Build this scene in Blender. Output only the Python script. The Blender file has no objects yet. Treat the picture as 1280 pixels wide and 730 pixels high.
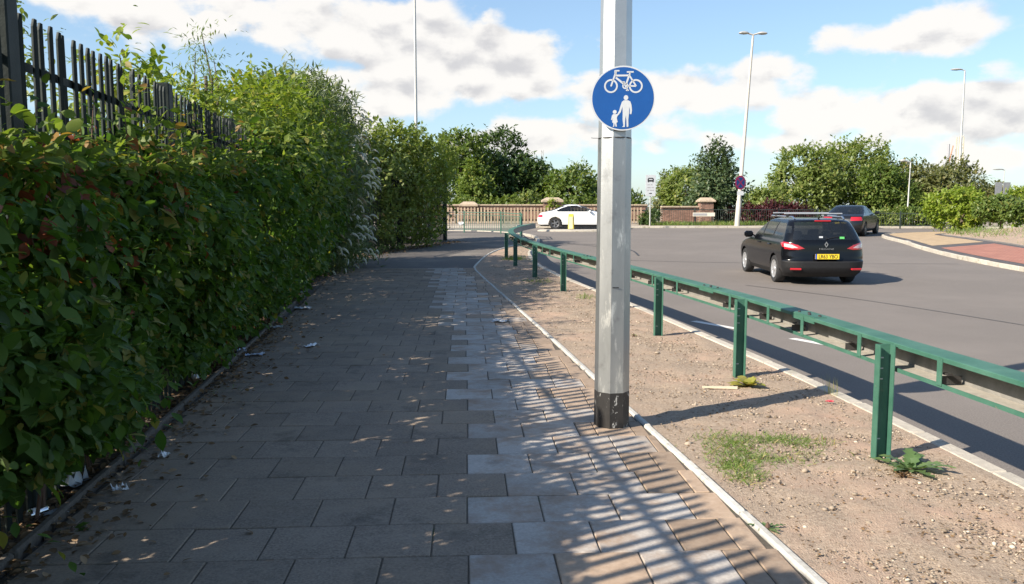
import bpy, bmesh, math, random
import numpy as np
from mathutils import Vector, Matrix

rad = math.radians
scene = bpy.context.scene
col = scene.collection

# ------------------------------------------------------------------ camera
F_PX = 1050.0
cam_d = bpy.data.cameras.new('camera')
cam_d.sensor_width = 36.0
cam_d.lens = F_PX / 1280 * 36
cam_d.clip_start = 0.05
cam_d.clip_end = 6000
cam = bpy.data.objects.new('camera', cam_d)
cam.location = (0, 0, 1.65)
cam.rotation_euler = (rad(90 - 5.82), 0, 0)
col.objects.link(cam)
scene.camera = cam

# ------------------------------------------------------------------ sun, sky
SUN_EL, SUN_ROT = 33.9, 238.8
sd = bpy.data.lights.new('sun', 'SUN')
sd.energy = 5.0
sd.angle = rad(0.55)
sd.color = (1.0, 0.90, 0.76)
sun = bpy.data.objects.new('sun', sd)
ldir = Vector((0.856 * math.cos(rad(SUN_EL)), 0.518 * math.cos(rad(SUN_EL)), -math.sin(rad(SUN_EL))))
sun.rotation_euler = ldir.to_track_quat('-Z', 'Y').to_euler()
sun.location = (-20, -15, 30)
col.objects.link(sun)

scene.view_settings.view_transform = 'Standard'
scene.view_settings.look = 'None'
scene.view_settings.exposure = 0.92
scene.view_settings.gamma = 1.0
scene.view_settings.use_curve_mapping = False
scene.cycles.use_denoising = True
scene.cycles.max_bounces = 8
scene.cycles.transparent_max_bounces = 16


def build_world():
    w = bpy.data.worlds.new('World')
    scene.world = w
    w.use_nodes = True
    nt = w.node_tree
    N, L = nt.nodes, nt.links
    bg = N['Background']
    sky = N.new('ShaderNodeTexSky')
    sky.sky_type = 'NISHITA'
    sky.sun_disc = False
    sky.sun_elevation = rad(SUN_EL)
    sky.sun_rotation = rad(SUN_ROT)
    sky.air_density = 1.0
    sky.dust_density = 0.6
    sky.ozone_density = 2.2
    tc = N.new('ShaderNodeTexCoord')
    sep = N.new('ShaderNodeSeparateXYZ')
    L.new(tc.outputs['Generated'], sep.inputs[0])

    def m(op, a, b=None, c=None, clamp=False):
        n = N.new('ShaderNodeMath')
        n.operation = op
        n.use_clamp = clamp
        for i, v in enumerate((a, b, c)):
            if v is None:
                continue
            if isinstance(v, (int, float)):
                n.inputs[i].default_value = v
            else:
                L.new(v, n.inputs[i])
        return n.outputs[0]
    az = m('ARCTAN2', sep.outputs['X'], sep.outputs['Y'])
    el = m('ARCSINE', sep.outputs['Z'])

    def px(x, y):
        return math.atan((x - 640) / F_PX), math.atan((258 - y) / F_PX)
    # cloud banks in view: x, y, half width, half height, weight
    blobs = [(470, 58, 135, 40, .42), (630, 80, 66, 32, .42), (540, 118, 150, 18, .26), (470, 150, 70, 22, .28), (680, 172, 90, 20, .34), (560, 185, 110, 16, .22),
             (850, 116, 110, 22, .42), (950, 92, 30, 16, .36), (1155, 62, 108, 26, .48), (1090, 145, 130, 20, .38), (1240, 160, 70, 30, .36),
             (990, 182, 150, 14, .26), (150, 18, 150, 32, .42), (250, 60, 60, 14, .2), (1190, 208, 90, 14, .22), (745, 155, 50, 20, .26),
             (985, 36, 170, 34, -.20), (700, 24, 90, 20, -.16), (310, 80, 45, 22, -.14)]
    bias = None
    for (x, y, rx, ry, wt) in blobs:
        a, e = px(x, y)
        u = m('MULTIPLY', m('SUBTRACT', az, a), F_PX / rx)
        v = m('MULTIPLY', m('SUBTRACT', el, e), F_PX / ry)
        r2 = m('MULTIPLY_ADD', u, u, m('MULTIPLY', v, v))
        g = m('EXPONENT', m('MULTIPLY', m('POWER', r2, 1.4), -0.55))
        bias = m('MULTIPLY', g, wt) if bias is None else m('MULTIPLY_ADD', g, wt, bias)

    def density(el_s, tag):
        cmb = N.new('ShaderNodeCombineXYZ')
        L.new(m('MULTIPLY', az, 9.0), cmb.inputs[0])
        L.new(m('MULTIPLY', el_s, 15.0), cmb.inputs[1])
        nz = N.new('ShaderNodeTexNoise')
        nz.inputs['Scale'].default_value = 1.15
        nz.inputs['Detail'].default_value = 12
        nz.inputs['Roughness'].default_value = 0.6
        nz.inputs['Distortion'].default_value = 0.1
        L.new(cmb.outputs[0], nz.inputs['Vector'])
        vw = N.new('ShaderNodeTexVoronoi')
        vw.feature = 'SMOOTH_F1'
        vw.inputs['Scale'].default_value = 2.6
        vw.inputs['Smoothness'].default_value = 0.5
        wv = N.new('ShaderNodeVectorMath')
        wv.operation = 'MULTIPLY_ADD'
        L.new(nz.outputs['Color'], wv.inputs[0])
        wv.inputs[1].default_value = (.4, .4, 0)
        L.new(cmb.outputs[0], wv.inputs[2])
        L.new(wv.outputs[0], vw.inputs['Vector'])
        tot = m('MULTIPLY_ADD', m('SUBTRACT', .45, vw.outputs['Distance']), .42, nz.outputs['Fac'])
        return m('ADD', tot, bias)
    d0 = density(el, 0)
    d1 = density(m('ADD', el, 0.016), 1)
    mr = N.new('ShaderNodeMapRange')
    mr.interpolation_type = 'SMOOTHSTEP'
    mr.inputs['From Min'].default_value = 0.585
    mr.inputs['From Max'].default_value = 0.80
    L.new(d0, mr.inputs['Value'])
    cover = mr.outputs['Result']
    # thick above -> grey underside; thin above -> bright top
    sh = N.new('ShaderNodeMapRange')
    sh.interpolation_type = 'SMOOTHSTEP'
    sh.inputs['From Min'].default_value = 0.60
    sh.inputs['From Max'].default_value = 1.05
    L.new(m('ADD', m('MULTIPLY', d1, .75), m('MULTIPLY', m('SUBTRACT', d1, d0), 0.9)), sh.inputs['Value'])
    cc = N.new('ShaderNodeMix')
    cc.data_type = 'RGBA'
    L.new(sh.outputs['Result'], cc.inputs['Factor'])
    cc.inputs['A'].default_value = (4.7, 4.55, 4.35, 1)
    cc.inputs['B'].default_value = (3.2, 3.15, 3.2, 1)
    # haze whitening near the horizon
    hz = N.new('ShaderNodeMapRange')
    hz.inputs['From Min'].default_value = 0.0
    hz.inputs['From Max'].default_value = 0.45
    hz.inputs['To Min'].default_value = 0.40
    hz.inputs['To Max'].default_value = 0.05
    L.new(el, hz.inputs['Value'])
    tint = N.new('ShaderNodeMix')
    tint.data_type = 'RGBA'
    tint.blend_type = 'MULTIPLY'
    tint.inputs['Factor'].default_value = 1.0
    tint.inputs['B'].default_value = (0.78, 0.85, 0.89, 1)
    L.new(sky.outputs[0], tint.inputs['A'])
    h2 = N.new('ShaderNodeMix')
    h2.data_type = 'RGBA'
    L.new(hz.outputs['Result'], h2.inputs['Factor'])
    L.new(tint.outputs['Result'], h2.inputs['A'])
    h2.inputs['B'].default_value = (2.6, 3.3, 3.95, 1)
    fin = N.new('ShaderNodeMix')
    fin.data_type = 'RGBA'
    L.new(m('MULTIPLY', cover, 0.96), fin.inputs['Factor'])
    L.new(h2.outputs['Result'], fin.inputs['A'])
    L.new(cc.outputs['Result'], fin.inputs['B'])
    L.new(fin.outputs['Result'], bg.inputs['Color'])
    bg.inputs['Strength'].default_value = 0.115
    w.cycles.sampling_method = 'MANUAL'
    w.cycles.sample_map_resolution = 512


build_world()

# ------------------------------------------------------------------ helpers
def tag(o, label=None, cat=None, group=None, kind=None):
    if label: o['label'] = label
    if cat: o['category'] = cat
    if group: o['group'] = group
    if kind: o['kind'] = kind
    return o


def empty(name, loc, label, cat, group=None, rz=0.0):
    o = bpy.data.objects.new(name, None)
    o.empty_display_size = 0.1
    o.location = loc
    o.rotation_euler = (0, 0, rz)
    col.objects.link(o)
    return tag(o, label, cat, group)


def link(name, me, parent=None, loc=(0, 0, 0), rot=None, scale=None):
    o = bpy.data.objects.new(name, me)
    col.objects.link(o)
    if parent is not None: o.parent = parent
    o.location = loc
    if rot is not None: o.rotation_euler = rot
    if scale is not None: o.scale = scale
    return o


def np_mesh(name, V, Fa, mat, smooth=False):
    """V (n,3) array, Fa (m,k) index array"""
    V = np.asarray(V, dtype=np.float32)
    Fa = np.asarray(Fa, dtype=np.int32)
    me = bpy.data.meshes.new(name)
    k = Fa.shape[1]
    me.vertices.add(len(V))
    me.vertices.foreach_set('co', V.ravel())
    me.loops.add(Fa.size)
    me.loops.foreach_set('vertex_index', Fa.ravel())
    me.polygons.add(len(Fa))
    me.polygons.foreach_set('loop_start', np.arange(0, Fa.size, k, dtype=np.int32))
    if smooth:
        me.polygons.foreach_set('use_smooth', np.ones(len(Fa), dtype=bool))
    me.update(calc_edges=True)
    me.materials.append(mat)
    return me


class MB:
    def __init__(s):
        s.v, s.f = [], []

    def add(s, vs, fs):
        b = len(s.v)
        s.v += [tuple(v) for v in vs]
        s.f += [tuple(i + b for i in f) for f in fs]
        return s

    def box(s, c, size, rz=0.0, ry=0.0, rx=0.0, taper=1.0):
        M = Matrix.Translation(c) @ Matrix.Rotation(rz, 4, 'Z') @ Matrix.Rotation(ry, 4, 'Y') @ Matrix.Rotation(rx, 4, 'X')
        x, y, z = size[0] / 2, size[1] / 2, size[2] / 2
        vs = [M @ Vector(p) for p in [(-x, -y, -z), (x, -y, -z), (x, y, -z), (-x, y, -z),
              (-x * taper, -y * taper, z), (x * taper, -y * taper, z), (x * taper, y * taper, z), (-x * taper, y * taper, z)]]
        return s.add(vs, [(0, 3, 2, 1), (4, 5, 6, 7), (0, 1, 5, 4), (1, 2, 6, 5), (2, 3, 7, 6), (3, 0, 4, 7)])

    def tube(s, pts, r, n=8, caps=True):
        pts = [Vector(p) for p in pts]
        rs = r if isinstance(r, (list, tuple)) else [r] * len(pts)
        vs, fs = [], []
        prev = None
        for i, p in enumerate(pts):
            t = (pts[min(i + 1, len(pts) - 1)] - pts[max(i - 1, 0)]).normalized()
            if prev is None:
                a = t.cross(Vector((0, 0, 1)))
                if a.length < 1e-3: a = t.cross(Vector((1, 0, 0)))
                a.normalize()
            else:
                a = (prev - t * prev.dot(t)).normalized()
            prev = a
            b = t.cross(a)
            for k in range(n):
                an = 2 * math.pi * k / n
                vs.append(p + (a * math.cos(an) + b * math.sin(an)) * rs[i])
        for i in range(len(pts) - 1):
            for k in range(n):
                fs.append((i * n + k, i * n + (k + 1) % n, (i + 1) * n + (k + 1) % n, (i + 1) * n + k))
        if caps:
            fs.append(tuple(range(n - 1, -1, -1)))
            fs.append(tuple((len(pts) - 1) * n + k for k in range(n)))
        return s.add(vs, fs)

    def lathe(s, prof, n=24, M=None, caps=False):
        """profile of (r, z) about local Z, then matrix M"""
        M = M or Matrix()
        vs, fs = [], []
        for (r, z) in prof:
            for k in range(n):
                a = 2 * math.pi * k / n
                vs.append(M @ Vector((r * math.cos(a), r * math.sin(a), z)))
        for i in range(len(prof) - 1):
            for k in range(n):
                fs.append((i * n + k, i * n + (k + 1) % n, (i + 1) * n + (k + 1) % n, (i + 1) * n + k))
        if caps:
            fs.append(tuple(range(n - 1, -1, -1)))
            fs.append(tuple((len(prof) - 1) * n + k for k in range(n)))
        return s.add(vs, fs)

    def prism(s, poly, t0, t1, M=None):
        """poly in local XY, from z=t0 to t1"""
        M = M or Matrix()
        n = len(poly)
        vs = [M @ Vector((x, y, t0)) for x, y in poly] + [M @ Vector((x, y, t1)) for x, y in poly]
        fs = [tuple(range(n - 1, -1, -1)), tuple(range(n, 2 * n))] + [(i, (i + 1) % n, n + (i + 1) % n, n + i) for i in range(n)]
        return s.add(vs, fs)

    def loft(s, rings, closed=True, caps=True):
        n = len(rings[0])
        vs = [p for r in rings for p in r]
        fs = []
        for i in range(len(rings) - 1):
            for k in range(n if closed else n - 1):
                fs.append((i * n + k, i * n + (k + 1) % n, (i + 1) * n + (k + 1) % n, (i + 1) * n + k))
        if caps and closed:
            fs.append(tuple(range(n - 1, -1, -1)))
            fs.append(tuple((len(rings) - 1) * n + k for k in range(n)))
        return s.add(vs, fs)

    def mesh(s, name, mat, smooth=False, sharp=35, bevel=0.0):
        me = bpy.data.meshes.new(name)
        me.from_pydata(s.v, [], s.f)
        bm = bmesh.new()
        bm.from_mesh(me)
        bmesh.ops.recalc_face_normals(bm, faces=bm.faces)
        if bevel > 0:
            es = [e for e in bm.edges if e.is_manifold and e.calc_face_angle(0) > 0.6]
            bmesh.ops.bevel(bm, geom=es, offset=bevel, segments=1, affect='EDGES')
        if smooth:
            for f in bm.faces: f.smooth = True
            for e in bm.edges:
                if len(e.link_faces) != 2 or e.calc_face_angle(0) > rad(sharp): e.smooth = False
        bm.to_mesh(me)
        bm.free()
        me.materials.append(mat)
        return me

    def build(s, name, mat, parent=None, smooth=False, sharp=35, bevel=0.0, org=None):
        if org is not None:
            s.v = [(x - org[0], y - org[1], z - org[2]) for x, y, z in s.v]
        o = link(name, s.mesh(name, mat, smooth, sharp, bevel), parent)
        if org is not None and parent is None: o.location = org
        return o


# ------------------------------------------------------------------ materials
MATS = {}


def mat(name, c1, c2=None, scale=8.0, rough=0.8, metal=0.0, bump=0.0, bscale=None, detail=6, c3=None, c3scale=1.0, c3amt=(0.5, 0.65),
        rnd=0.0, spec=0.5, wear=None, island=False, stretch=None, coat=0.0, bdist=0.01):
    if name in MATS: return MATS[name]
    m = bpy.data.materials.new(name)
    m.use_nodes = True
    nt = m.node_tree
    N, L = nt.nodes, nt.links
    p = N['Principled BSDF']
    p.inputs['Roughness'].default_value = rough
    p.inputs['Metallic'].default_value = metal
    p.inputs['Specular IOR Level'].default_value = spec
    p.inputs['Coat Weight'].default_value = coat
    p.inputs['Coat Roughness'].default_value = 0.05
    tc = N.new('ShaderNodeTexCoord')
    vec = tc.outputs['Object']
    if rnd or island:
        # shift the pattern for each piece so that no two look alike
        src = N.new('ShaderNodeNewGeometry').outputs['Random Per Island'] if island else N.new('ShaderNodeObjectInfo').outputs['Random']
        ad = N.new('ShaderNodeVectorMath')
        ad.operation = 'MULTIPLY_ADD'
        L.new(src, ad.inputs[0])
        ad.inputs[1].default_value = (37, 53, 71)
        L.new(vec, ad.inputs[2])
        vec = ad.outputs[0]
    if stretch:
        mp = N.new('ShaderNodeMapping')
        mp.inputs['Scale'].default_value = stretch
        L.new(vec, mp.inputs[0])
        vec = mp.outputs[0]
    colour = None
    if c2 is not None:
        nz = N.new('ShaderNodeTexNoise')
        nz.inputs['Scale'].default_value = scale
        nz.inputs['Detail'].default_value = detail
        nz.inputs['Roughness'].default_value = 0.65
        L.new(vec, nz.inputs['Vector'])
        rp = N.new('ShaderNodeMapRange')
        rp.inputs['From Min'].default_value = 0.32
        rp.inputs['From Max'].default_value = 0.68
        L.new(nz.outputs['Fac'], rp.inputs['Value'])
        mx = N.new('ShaderNodeMix')
        mx.data_type = 'RGBA'
        mx.inputs['A'].default_value = (*c1, 1)
        mx.inputs['B'].default_value = (*c2, 1)
        L.new(rp.outputs[0], mx.inputs['Factor'])
        colour = mx.outputs['Result']
    if c3 is not None:
        n3 = N.new('ShaderNodeTexNoise')
        n3.inputs['Scale'].default_value = c3scale
        n3.inputs['Detail'].default_value = 8
        n3.inputs['Roughness'].default_value = 0.7
        L.new(vec, n3.inputs['Vector'])
        r3 = N.new('ShaderNodeMapRange')
        r3.inputs['From Min'].default_value = c3amt[0]
        r3.inputs['From Max'].default_value = c3amt[1]
        L.new(n3.outputs['Fac'], r3.inputs['Value'])
        m3 = N.new('ShaderNodeMix')
        m3.data_type = 'RGBA'
        L.new(r3.outputs[0], m3.inputs['Factor'])
        if colour is None: m3.inputs['A'].default_value = (*c1, 1)
        else: L.new(colour, m3.inputs['A'])
        m3.inputs['B'].default_value = (*c3, 1)
        colour = m3.outputs['Result']
    if rnd:
        src = N.new('ShaderNodeNewGeometry').outputs['Random Per Island'] if island else N.new('ShaderNodeObjectInfo').outputs['Random']
        rr = N.new('ShaderNodeMapRange')
        rr.inputs['To Min'].default_value = 1 - rnd
        rr.inputs['To Max'].default_value = 1 + rnd
        L.new(src, rr.inputs['Value'])
        mm = N.new('ShaderNodeVectorMath')
        mm.operation = 'SCALE'
        if colour is None: mm.inputs[0].default_value = c1
        else: L.new(colour, mm.inputs[0])
        L.new(rr.outputs[0], mm.inputs['Scale'])
        colour = mm.outputs[0]
    if wear:
        gp = N.new('ShaderNodeNewGeometry')
        for (wc, wsc, w0, w1, wmax) in wear:
            nw = N.new('ShaderNodeTexNoise')
            nw.inputs['Scale'].default_value = wsc
            nw.inputs['Detail'].default_value = 9
            nw.inputs['Roughness'].default_value = 0.68
            L.new(gp.outputs['Position'], nw.inputs['Vector'])
            rw = N.new('ShaderNodeMapRange')
            rw.inputs['From Min'].default_value = w0
            rw.inputs['From Max'].default_value = w1
            rw.inputs['To Max'].default_value = wmax
            L.new(nw.outputs['Fac'], rw.inputs['Value'])
            mw = N.new('ShaderNodeMix')
            mw.data_type = 'RGBA'
            L.new(rw.outputs[0], mw.inputs['Factor'])
            L.new(colour, mw.inputs['A'])
            mw.inputs['B'].default_value = (*wc, 1)
            colour = mw.outputs['Result']
    if colour is None: p.inputs['Base Color'].default_value = (*c1, 1)
    else: L.new(colour, p.inputs['Base Color'])
    if bump:
        nb = N.new('ShaderNodeTexNoise')
        nb.inputs['Scale'].default_value = bscale or scale * 3
        nb.inputs['Detail'].default_value = 5
        L.new(vec, nb.inputs['Vector'])
        bp = N.new('ShaderNodeBump')
        bp.inputs['Strength'].default_value = bump
        bp.inputs['Distance'].default_value = bdist
        L.new(nb.outputs['Fac'], bp.inputs['Height'])
        L.new(bp.outputs[0], p.inputs['Normal'])
    MATS[name] = m
    return m


def leaf_mat(name, ca, cb, cc=None, amt=0.08, trans=0.35, rough=0.45, spec=0.4):
    """leaf colours vary from leaf to leaf; light passes through the blade"""
    if name in MATS: return MATS[name]
    m = bpy.data.materials.new(name)
    m.use_nodes = True
    nt = m.node_tree
    N, L = nt.nodes, nt.links
    p = N['Principled BSDF']
    out = N['Material Output']
    g = N.new('ShaderNodeNewGeometry')
    cr = N.new('ShaderNodeValToRGB')
    e = cr.color_ramp.elements
    e[0].position = 0.0
    e[0].color = (*ca, 1)
    e[1].position = 1.0 - amt
    e[1].color = (*cb, 1)
    if cc:
        k = cr.color_ramp.elements.new(1.0 - amt * 0.6)
        k.color = (*cc, 1)
    oi = N.new('ShaderNodeObjectInfo')
    ad = N.new('ShaderNodeMath')
    ad.operation = 'ADD'
    L.new(g.outputs['Random Per Island'], ad.inputs[0])
    L.new(oi.outputs['Random'], ad.inputs[1])
    fr = N.new('ShaderNodeMath')
    fr.operation = 'FRACT'
    L.new(ad.outputs[0], fr.inputs[0])
    L.new(fr.outputs[0], cr.inputs[0])
    L.new(cr.outputs[0], p.inputs['Base Color'])
    p.inputs['Roughness'].default_value = rough
    p.inputs['Specular IOR Level'].default_value = spec
    tr = N.new('ShaderNodeBsdfTranslucent')
    sc = N.new('ShaderNodeVectorMath')
    sc.operation = 'MULTIPLY'
    L.new(cr.outputs[0], sc.inputs[0])
    sc.inputs[1].default_value = (1.6, 1.7, 0.7)
    L.new(sc.outputs[0], tr.inputs['Color'])
    mx = N.new('ShaderNodeMixShader')
    mx.inputs[0].default_value = trans
    L.new(p.outputs[0], mx.inputs[1])
    L.new(tr.outputs[0], mx.inputs[2])
    L.new(mx.outputs[0], out.inputs['Surface'])
    MATS[name] = m
    return m


def glass_mat(name, tint, mixv):
    if name in MATS: return MATS[name]
    m = bpy.data.materials.new(name)
    m.use_nodes = True
    nt = m.node_tree
    N, L = nt.nodes, nt.links
    p = N['Principled BSDF']
    p.inputs['Base Color'].default_value = (0.012, 0.014, 0.016, 1)
    p.inputs['Roughness'].default_value = 0.04
    p.inputs['Specular IOR Level'].default_value = 1.0
    tr = N.new('ShaderNodeBsdfTransparent')
    tr.inputs[0].default_value = (*tint, 1)
    mx = N.new('ShaderNodeMixShader')
    mx.inputs[0].default_value = mixv
    L.new(p.outputs[0], mx.inputs[1])
    L.new(tr.outputs[0], mx.inputs[2])
    L.new(mx.outputs[0], N['Material Output'].inputs['Surface'])
    MATS[name] = m
    return m


ASPHALT = mat('asphalt', (.122, .108, .097), (.235, .209, .188), 70, .92, bump=.35, bscale=140, spec=.2, c3=(.215, .19, .17), c3scale=.3, c3amt=(.45, .75), bdist=.006)
PATH_ASPHALT = mat('path_asphalt', (.105, .095, .088), (.19, .172, .158), 60, .92, spec=.25, bump=.4, bscale=120, c3=(.22, .195, .17), c3scale=.5, c3amt=(.5, .7), bdist=.006)
MORTAR = mat('joint_sand', (.06, .050, .038), (.12, .10, .075), 40, .95, bump=.5, bscale=90, c3=(.05, .065, .025), c3scale=3, c3amt=(.58, .66))
PAVER_DARK = mat('dark_paver', (.150, .118, .092), (.305, .250, .198), 75, .92, bump=.6, bscale=60, c3=(.30, .245, .19), c3scale=5, c3amt=(.46, .80), rnd=.11, wear=[((.33, .255, .18), .55, .46, .68, .75), ((.07, .06, .05), 2.3, .56, .70, .6), ((.05, .045, .04), 30, .70, .74, .7)], spec=.3, bdist=.004)
PAVER_DARK_J = mat('dark_paver_far', (.150, .118, .092), (.305, .250, .198), 75, .92, bump=.6, bscale=60, c3=(.30, .245, .19), c3scale=5, c3amt=(.46, .80), rnd=.11, wear=[((.33, .255, .18), .55, .46, .68, .75), ((.07, .06, .05), 2.3, .56, .70, .6), ((.05, .045, .04), 30, .70, .74, .7)], spec=.3, island=True, bdist=.004)
PAVER_PALE = mat('pale_paver', (.35, .32, .29), (.47, .43, .385), 60, .88, bump=.4, bscale=70, c3=(.30, .215, .155), c3scale=4, c3amt=(.44, .68), rnd=.12, wear=[((.25, .20, .15), .8, .50, .70, .6), ((.12, .10, .08), 3.0, .58, .72, .5), ((.07, .06, .05), 28, .70, .74, .6)], spec=.3, bdist=.003)
PAVER_PALE_J = mat('pale_paver_far', (.35, .32, .29), (.47, .43, .385), 60, .88, bump=.4, bscale=70, c3=(.30, .215, .155), c3scale=4, c3amt=(.44, .68), rnd=.12, wear=[((.25, .20, .15), .8, .50, .70, .6), ((.12, .10, .08), 3.0, .58, .72, .5), ((.07, .06, .05), 28, .70, .74, .6)], spec=.3, island=True, bdist=.003)
PAVER_TAN = mat('tan_paver', (.30, .215, .15), (.37, .28, .205), 22, .85, bump=.3, bscale=70, c3=(.16, .125, .095), c3scale=4, c3amt=(.52, .72), rnd=.22, bdist=.004)
PAVER_TAN_J = mat('tan_paver_far', (.30, .215, .15), (.37, .28, .205), 22, .85, bump=.3, bscale=70, c3=(.16, .125, .095), c3scale=4, c3amt=(.52, .72), rnd=.22, island=True, bdist=.004)
DIRT = mat('dry_soil', (.235, .176, .130), (.45, .36, .275), 48, .95, bump=.7, bscale=110, c3=(.46, .318, .235), c3scale=1.1, c3amt=(.48, .70), detail=12, bdist=.016, spec=.2)
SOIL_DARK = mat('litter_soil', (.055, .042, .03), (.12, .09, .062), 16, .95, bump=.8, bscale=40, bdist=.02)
CONC = mat('kerb_concrete', (.38, .345, .29), (.52, .475, .40), 14, .85, bump=.4, bscale=60, c3=(.20, .19, .12), c3scale=3, c3amt=(.56, .7), rnd=.1)
CONC_W = mat('edging_concrete', (.42, .405, .37), (.56, .545, .50), 18, .85, bump=.3, bscale=60, c3=(.24, .21, .15), c3scale=4, c3amt=(.55, .7), rnd=.1)
TIMBER = mat('edging_timber', (.075, .062, .05), (.14, .118, .095), 12, .85, bump=.5, bscale=40, stretch=(4, 4, 1))
FENCE = mat('fence_paint', (.010, .016, .014), (.022, .030, .026), 9, .6, bump=.15, bscale=80, c3=(.07, .065, .05), c3scale=6, c3amt=(.66, .74), spec=.25)
GREEN = mat('green_paint', (.032, .112, .076), (.068, .168, .122), 3.5, .6, bump=.15, bscale=60, c3=(.17, .15, .11), c3scale=18, c3amt=(.64, .72), spec=.4)
GREEN_IN = mat('beam_inside_dust', (.30, .275, .23), (.42, .385, .33), 12, .9, bump=.3, bscale=60, c3=(.18, .15, .12), c3scale=6, c3amt=(.55, .7))
BEAM_WEB = mat('beam_inside_zinc', (.17, .165, .15), (.27, .255, .23), 9, .7, bump=.2, bscale=50)
GALV = mat('galvanised', (.46, .47, .47), (.58, .585, .575), 3.2, .45, metal=.8, bump=.06, bscale=30, c3=(.62, .62, .60), c3scale=5.5, c3amt=(.6, .72))
GALV_LOW = mat('galvanised_weathered', (.33, .34, .34), (.50, .51, .50), 2.4, .46, metal=.85, bump=.06, bscale=30, c3=(.74, .74, .70), c3scale=6.5, c3amt=(.57, .66), stretch=(1.6, 1.6, .35), wear=[((.10, .10, .10), 4.0, .55, .72, .6)])
STEEL_GREY = mat('grey_lamp_steel', (.42, .42, .40), (.52, .51, .48), 4, .5, metal=.3)
LAMP_CONC = mat('pale_column', (.44, .41, .36), (.55, .51, .44), 5, .7, bump=.2, bscale=40)
BLACK_PAINT = mat('black_band_paint', (.018, .017, .016), (.03, .028, .027), 12, .5, bump=.2, bscale=40, c3=(.40, .40, .38), c3scale=26, c3amt=(.60, .615), stretch=(1, 1, .5))
SIGN_BLUE = mat('sign_blue', (.002, .058, .235), (.003, .068, .265), 5, .4)
SIGN_WHITE = mat('sign_white', (.43, .45, .47), (.50, .515, .53), 8, .45)
SIGN_RED = mat('sign_red', (.45, .015, .10), rough=.4)
SIGN_BLACK = mat('sign_black', (.02, .02, .022), rough=.5)
SIGN_BACK = mat('sign_back_grey', (.16, .17, .18), (.22, .23, .24), 6, .6)
SIGN_PRINT = mat('sign_grey_print', (.32, .32, .33), rough=.6)
BRICK_A = mat('red_brick', (.19, .105, .078), (.27, .165, .122), 30, .9, bump=.3, rnd=.28)
BRICK_J = mat('red_brick_far', (.19, .105, .078), (.27, .165, .122), 30, .9, bump=.3, rnd=.28, island=True)
BRICK_MORT = mat('brick_mortar', (.33, .28, .225), (.42, .36, .29), 20, .95)
COPING = mat('stone_coping', (.36, .28, .20), (.46, .37, .275), 7, .9, bump=.3, c3=(.25, .21, .16), c3scale=3)
CREAM = mat('cream_paling', (.31, .235, .155), (.41, .32, .22), 8, .7, rnd=.15)
MESHRAIL = mat('guardrail_zinc', (.17, .21, .19), (.24, .28, .25), 6, .55, metal=.3)
DARKRAIL = mat('dark_rail', (.02, .032, .028), (.035, .05, .045), 6, .6)
BARK = mat('bark', (.085, .065, .045), (.15, .12, .09), 14, .95, bump=.6, bscale=30)
STEM = mat('stem', (.085, .05, .035), (.13, .075, .05), 14, .8)
PAPER = mat('litter_paper', (.74, .75, .77), (.82, .83, .84), 14, .7)
BLUE_PAPER = mat('litter_blue', (.32, .42, .62), (.60, .66, .75), 9, .6)
PLASTIC = mat('litter_plastic', (.34, .36, .38), (.5, .52, .54), 12, .3)
WHITE_PAINT = mat('road_white', (.62, .60, .56), (.72, .70, .66), 14, .7, c3=(.22, .21, .2), c3scale=16, c3amt=(.62, .72))
TAR = mat('tar_seam', (.03, .028, .027), (.05, .047, .045), 8, .6)
YELLOW = mat('bollard_yellow', (.75, .60, .07), (.80, .66, .10), 4, .5)
RUBBER = mat('rubber', (.018, .018, .019), (.03, .03, .031), 20, .8)


def block_mat(name, c1, c2, cm):
    m = bpy.data.materials.new(name)
    m.use_nodes = True
    N, L = m.node_tree.nodes, m.node_tree.links
    p = N['Principled BSDF']
    tc = N.new('ShaderNodeTexCoord')
    mp = N.new('ShaderNodeMapping')
    mp.inputs['Rotation'].default_value = (0, 0, 0.62)
    L.new(tc.outputs['Object'], mp.inputs[0])
    b = N.new('ShaderNodeTexBrick')
    b.inputs['Scale'].default_value = 1.0
    b.inputs['Brick Width'].default_value = .22
    b.inputs['Row Height'].default_value = .11
    b.inputs['Mortar Size'].default_value = .008
    b.inputs['Color1'].default_value = (*c1, 1)
    b.inputs['Color2'].default_value = (*c2, 1)
    b.inputs['Mortar'].default_value = (*cm, 1)
    L.new(mp.outputs[0], b.inputs['Vector'])
    nz = N.new('ShaderNodeTexNoise')
    nz.inputs['Scale'].default_value = 1.6
    nz.inputs['Detail'].default_value = 8
    L.new(tc.outputs['Object'], nz.inputs['Vector'])
    mr = N.new('ShaderNodeMapRange')
    mr.inputs['To Min'].default_value = .72
    mr.inputs['To Max'].default_value = 1.22
    L.new(nz.outputs['Fac'], mr.inputs['Value'])
    s = N.new('ShaderNodeVectorMath')
    s.operation = 'SCALE'
    L.new(b.outputs['Color'], s.inputs[0])
    L.new(mr.outputs[0], s.inputs['Scale'])
    L.new(s.outputs[0], p.inputs['Base Color'])
    p.inputs['Roughness'].default_value = .9
    return m


# ------------------------------------------------------------------ layout frames
A_P = rad(7.1)                       # the footpath runs 7 degrees left of the view
DX, DY = -math.sin(A_P), math.cos(A_P)
RX, RY = math.cos(A_P), math.sin(A_P)


def P(s, q, z=0.0):
    """s metres along the footpath, q metres to its right"""
    return (s * DX + q * RX, s * DY + q * RY, z)


def rise(y):
    """the ground is level, then climbs gently towards the far road"""
    if y < 17: return 0.0
    if y < 23: return 0.0185 * (y - 17) ** 2 / 12
    return 0.0185 * (min(y, 62) - 20)


def zr(y): return rise(y) - 0.10


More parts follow.
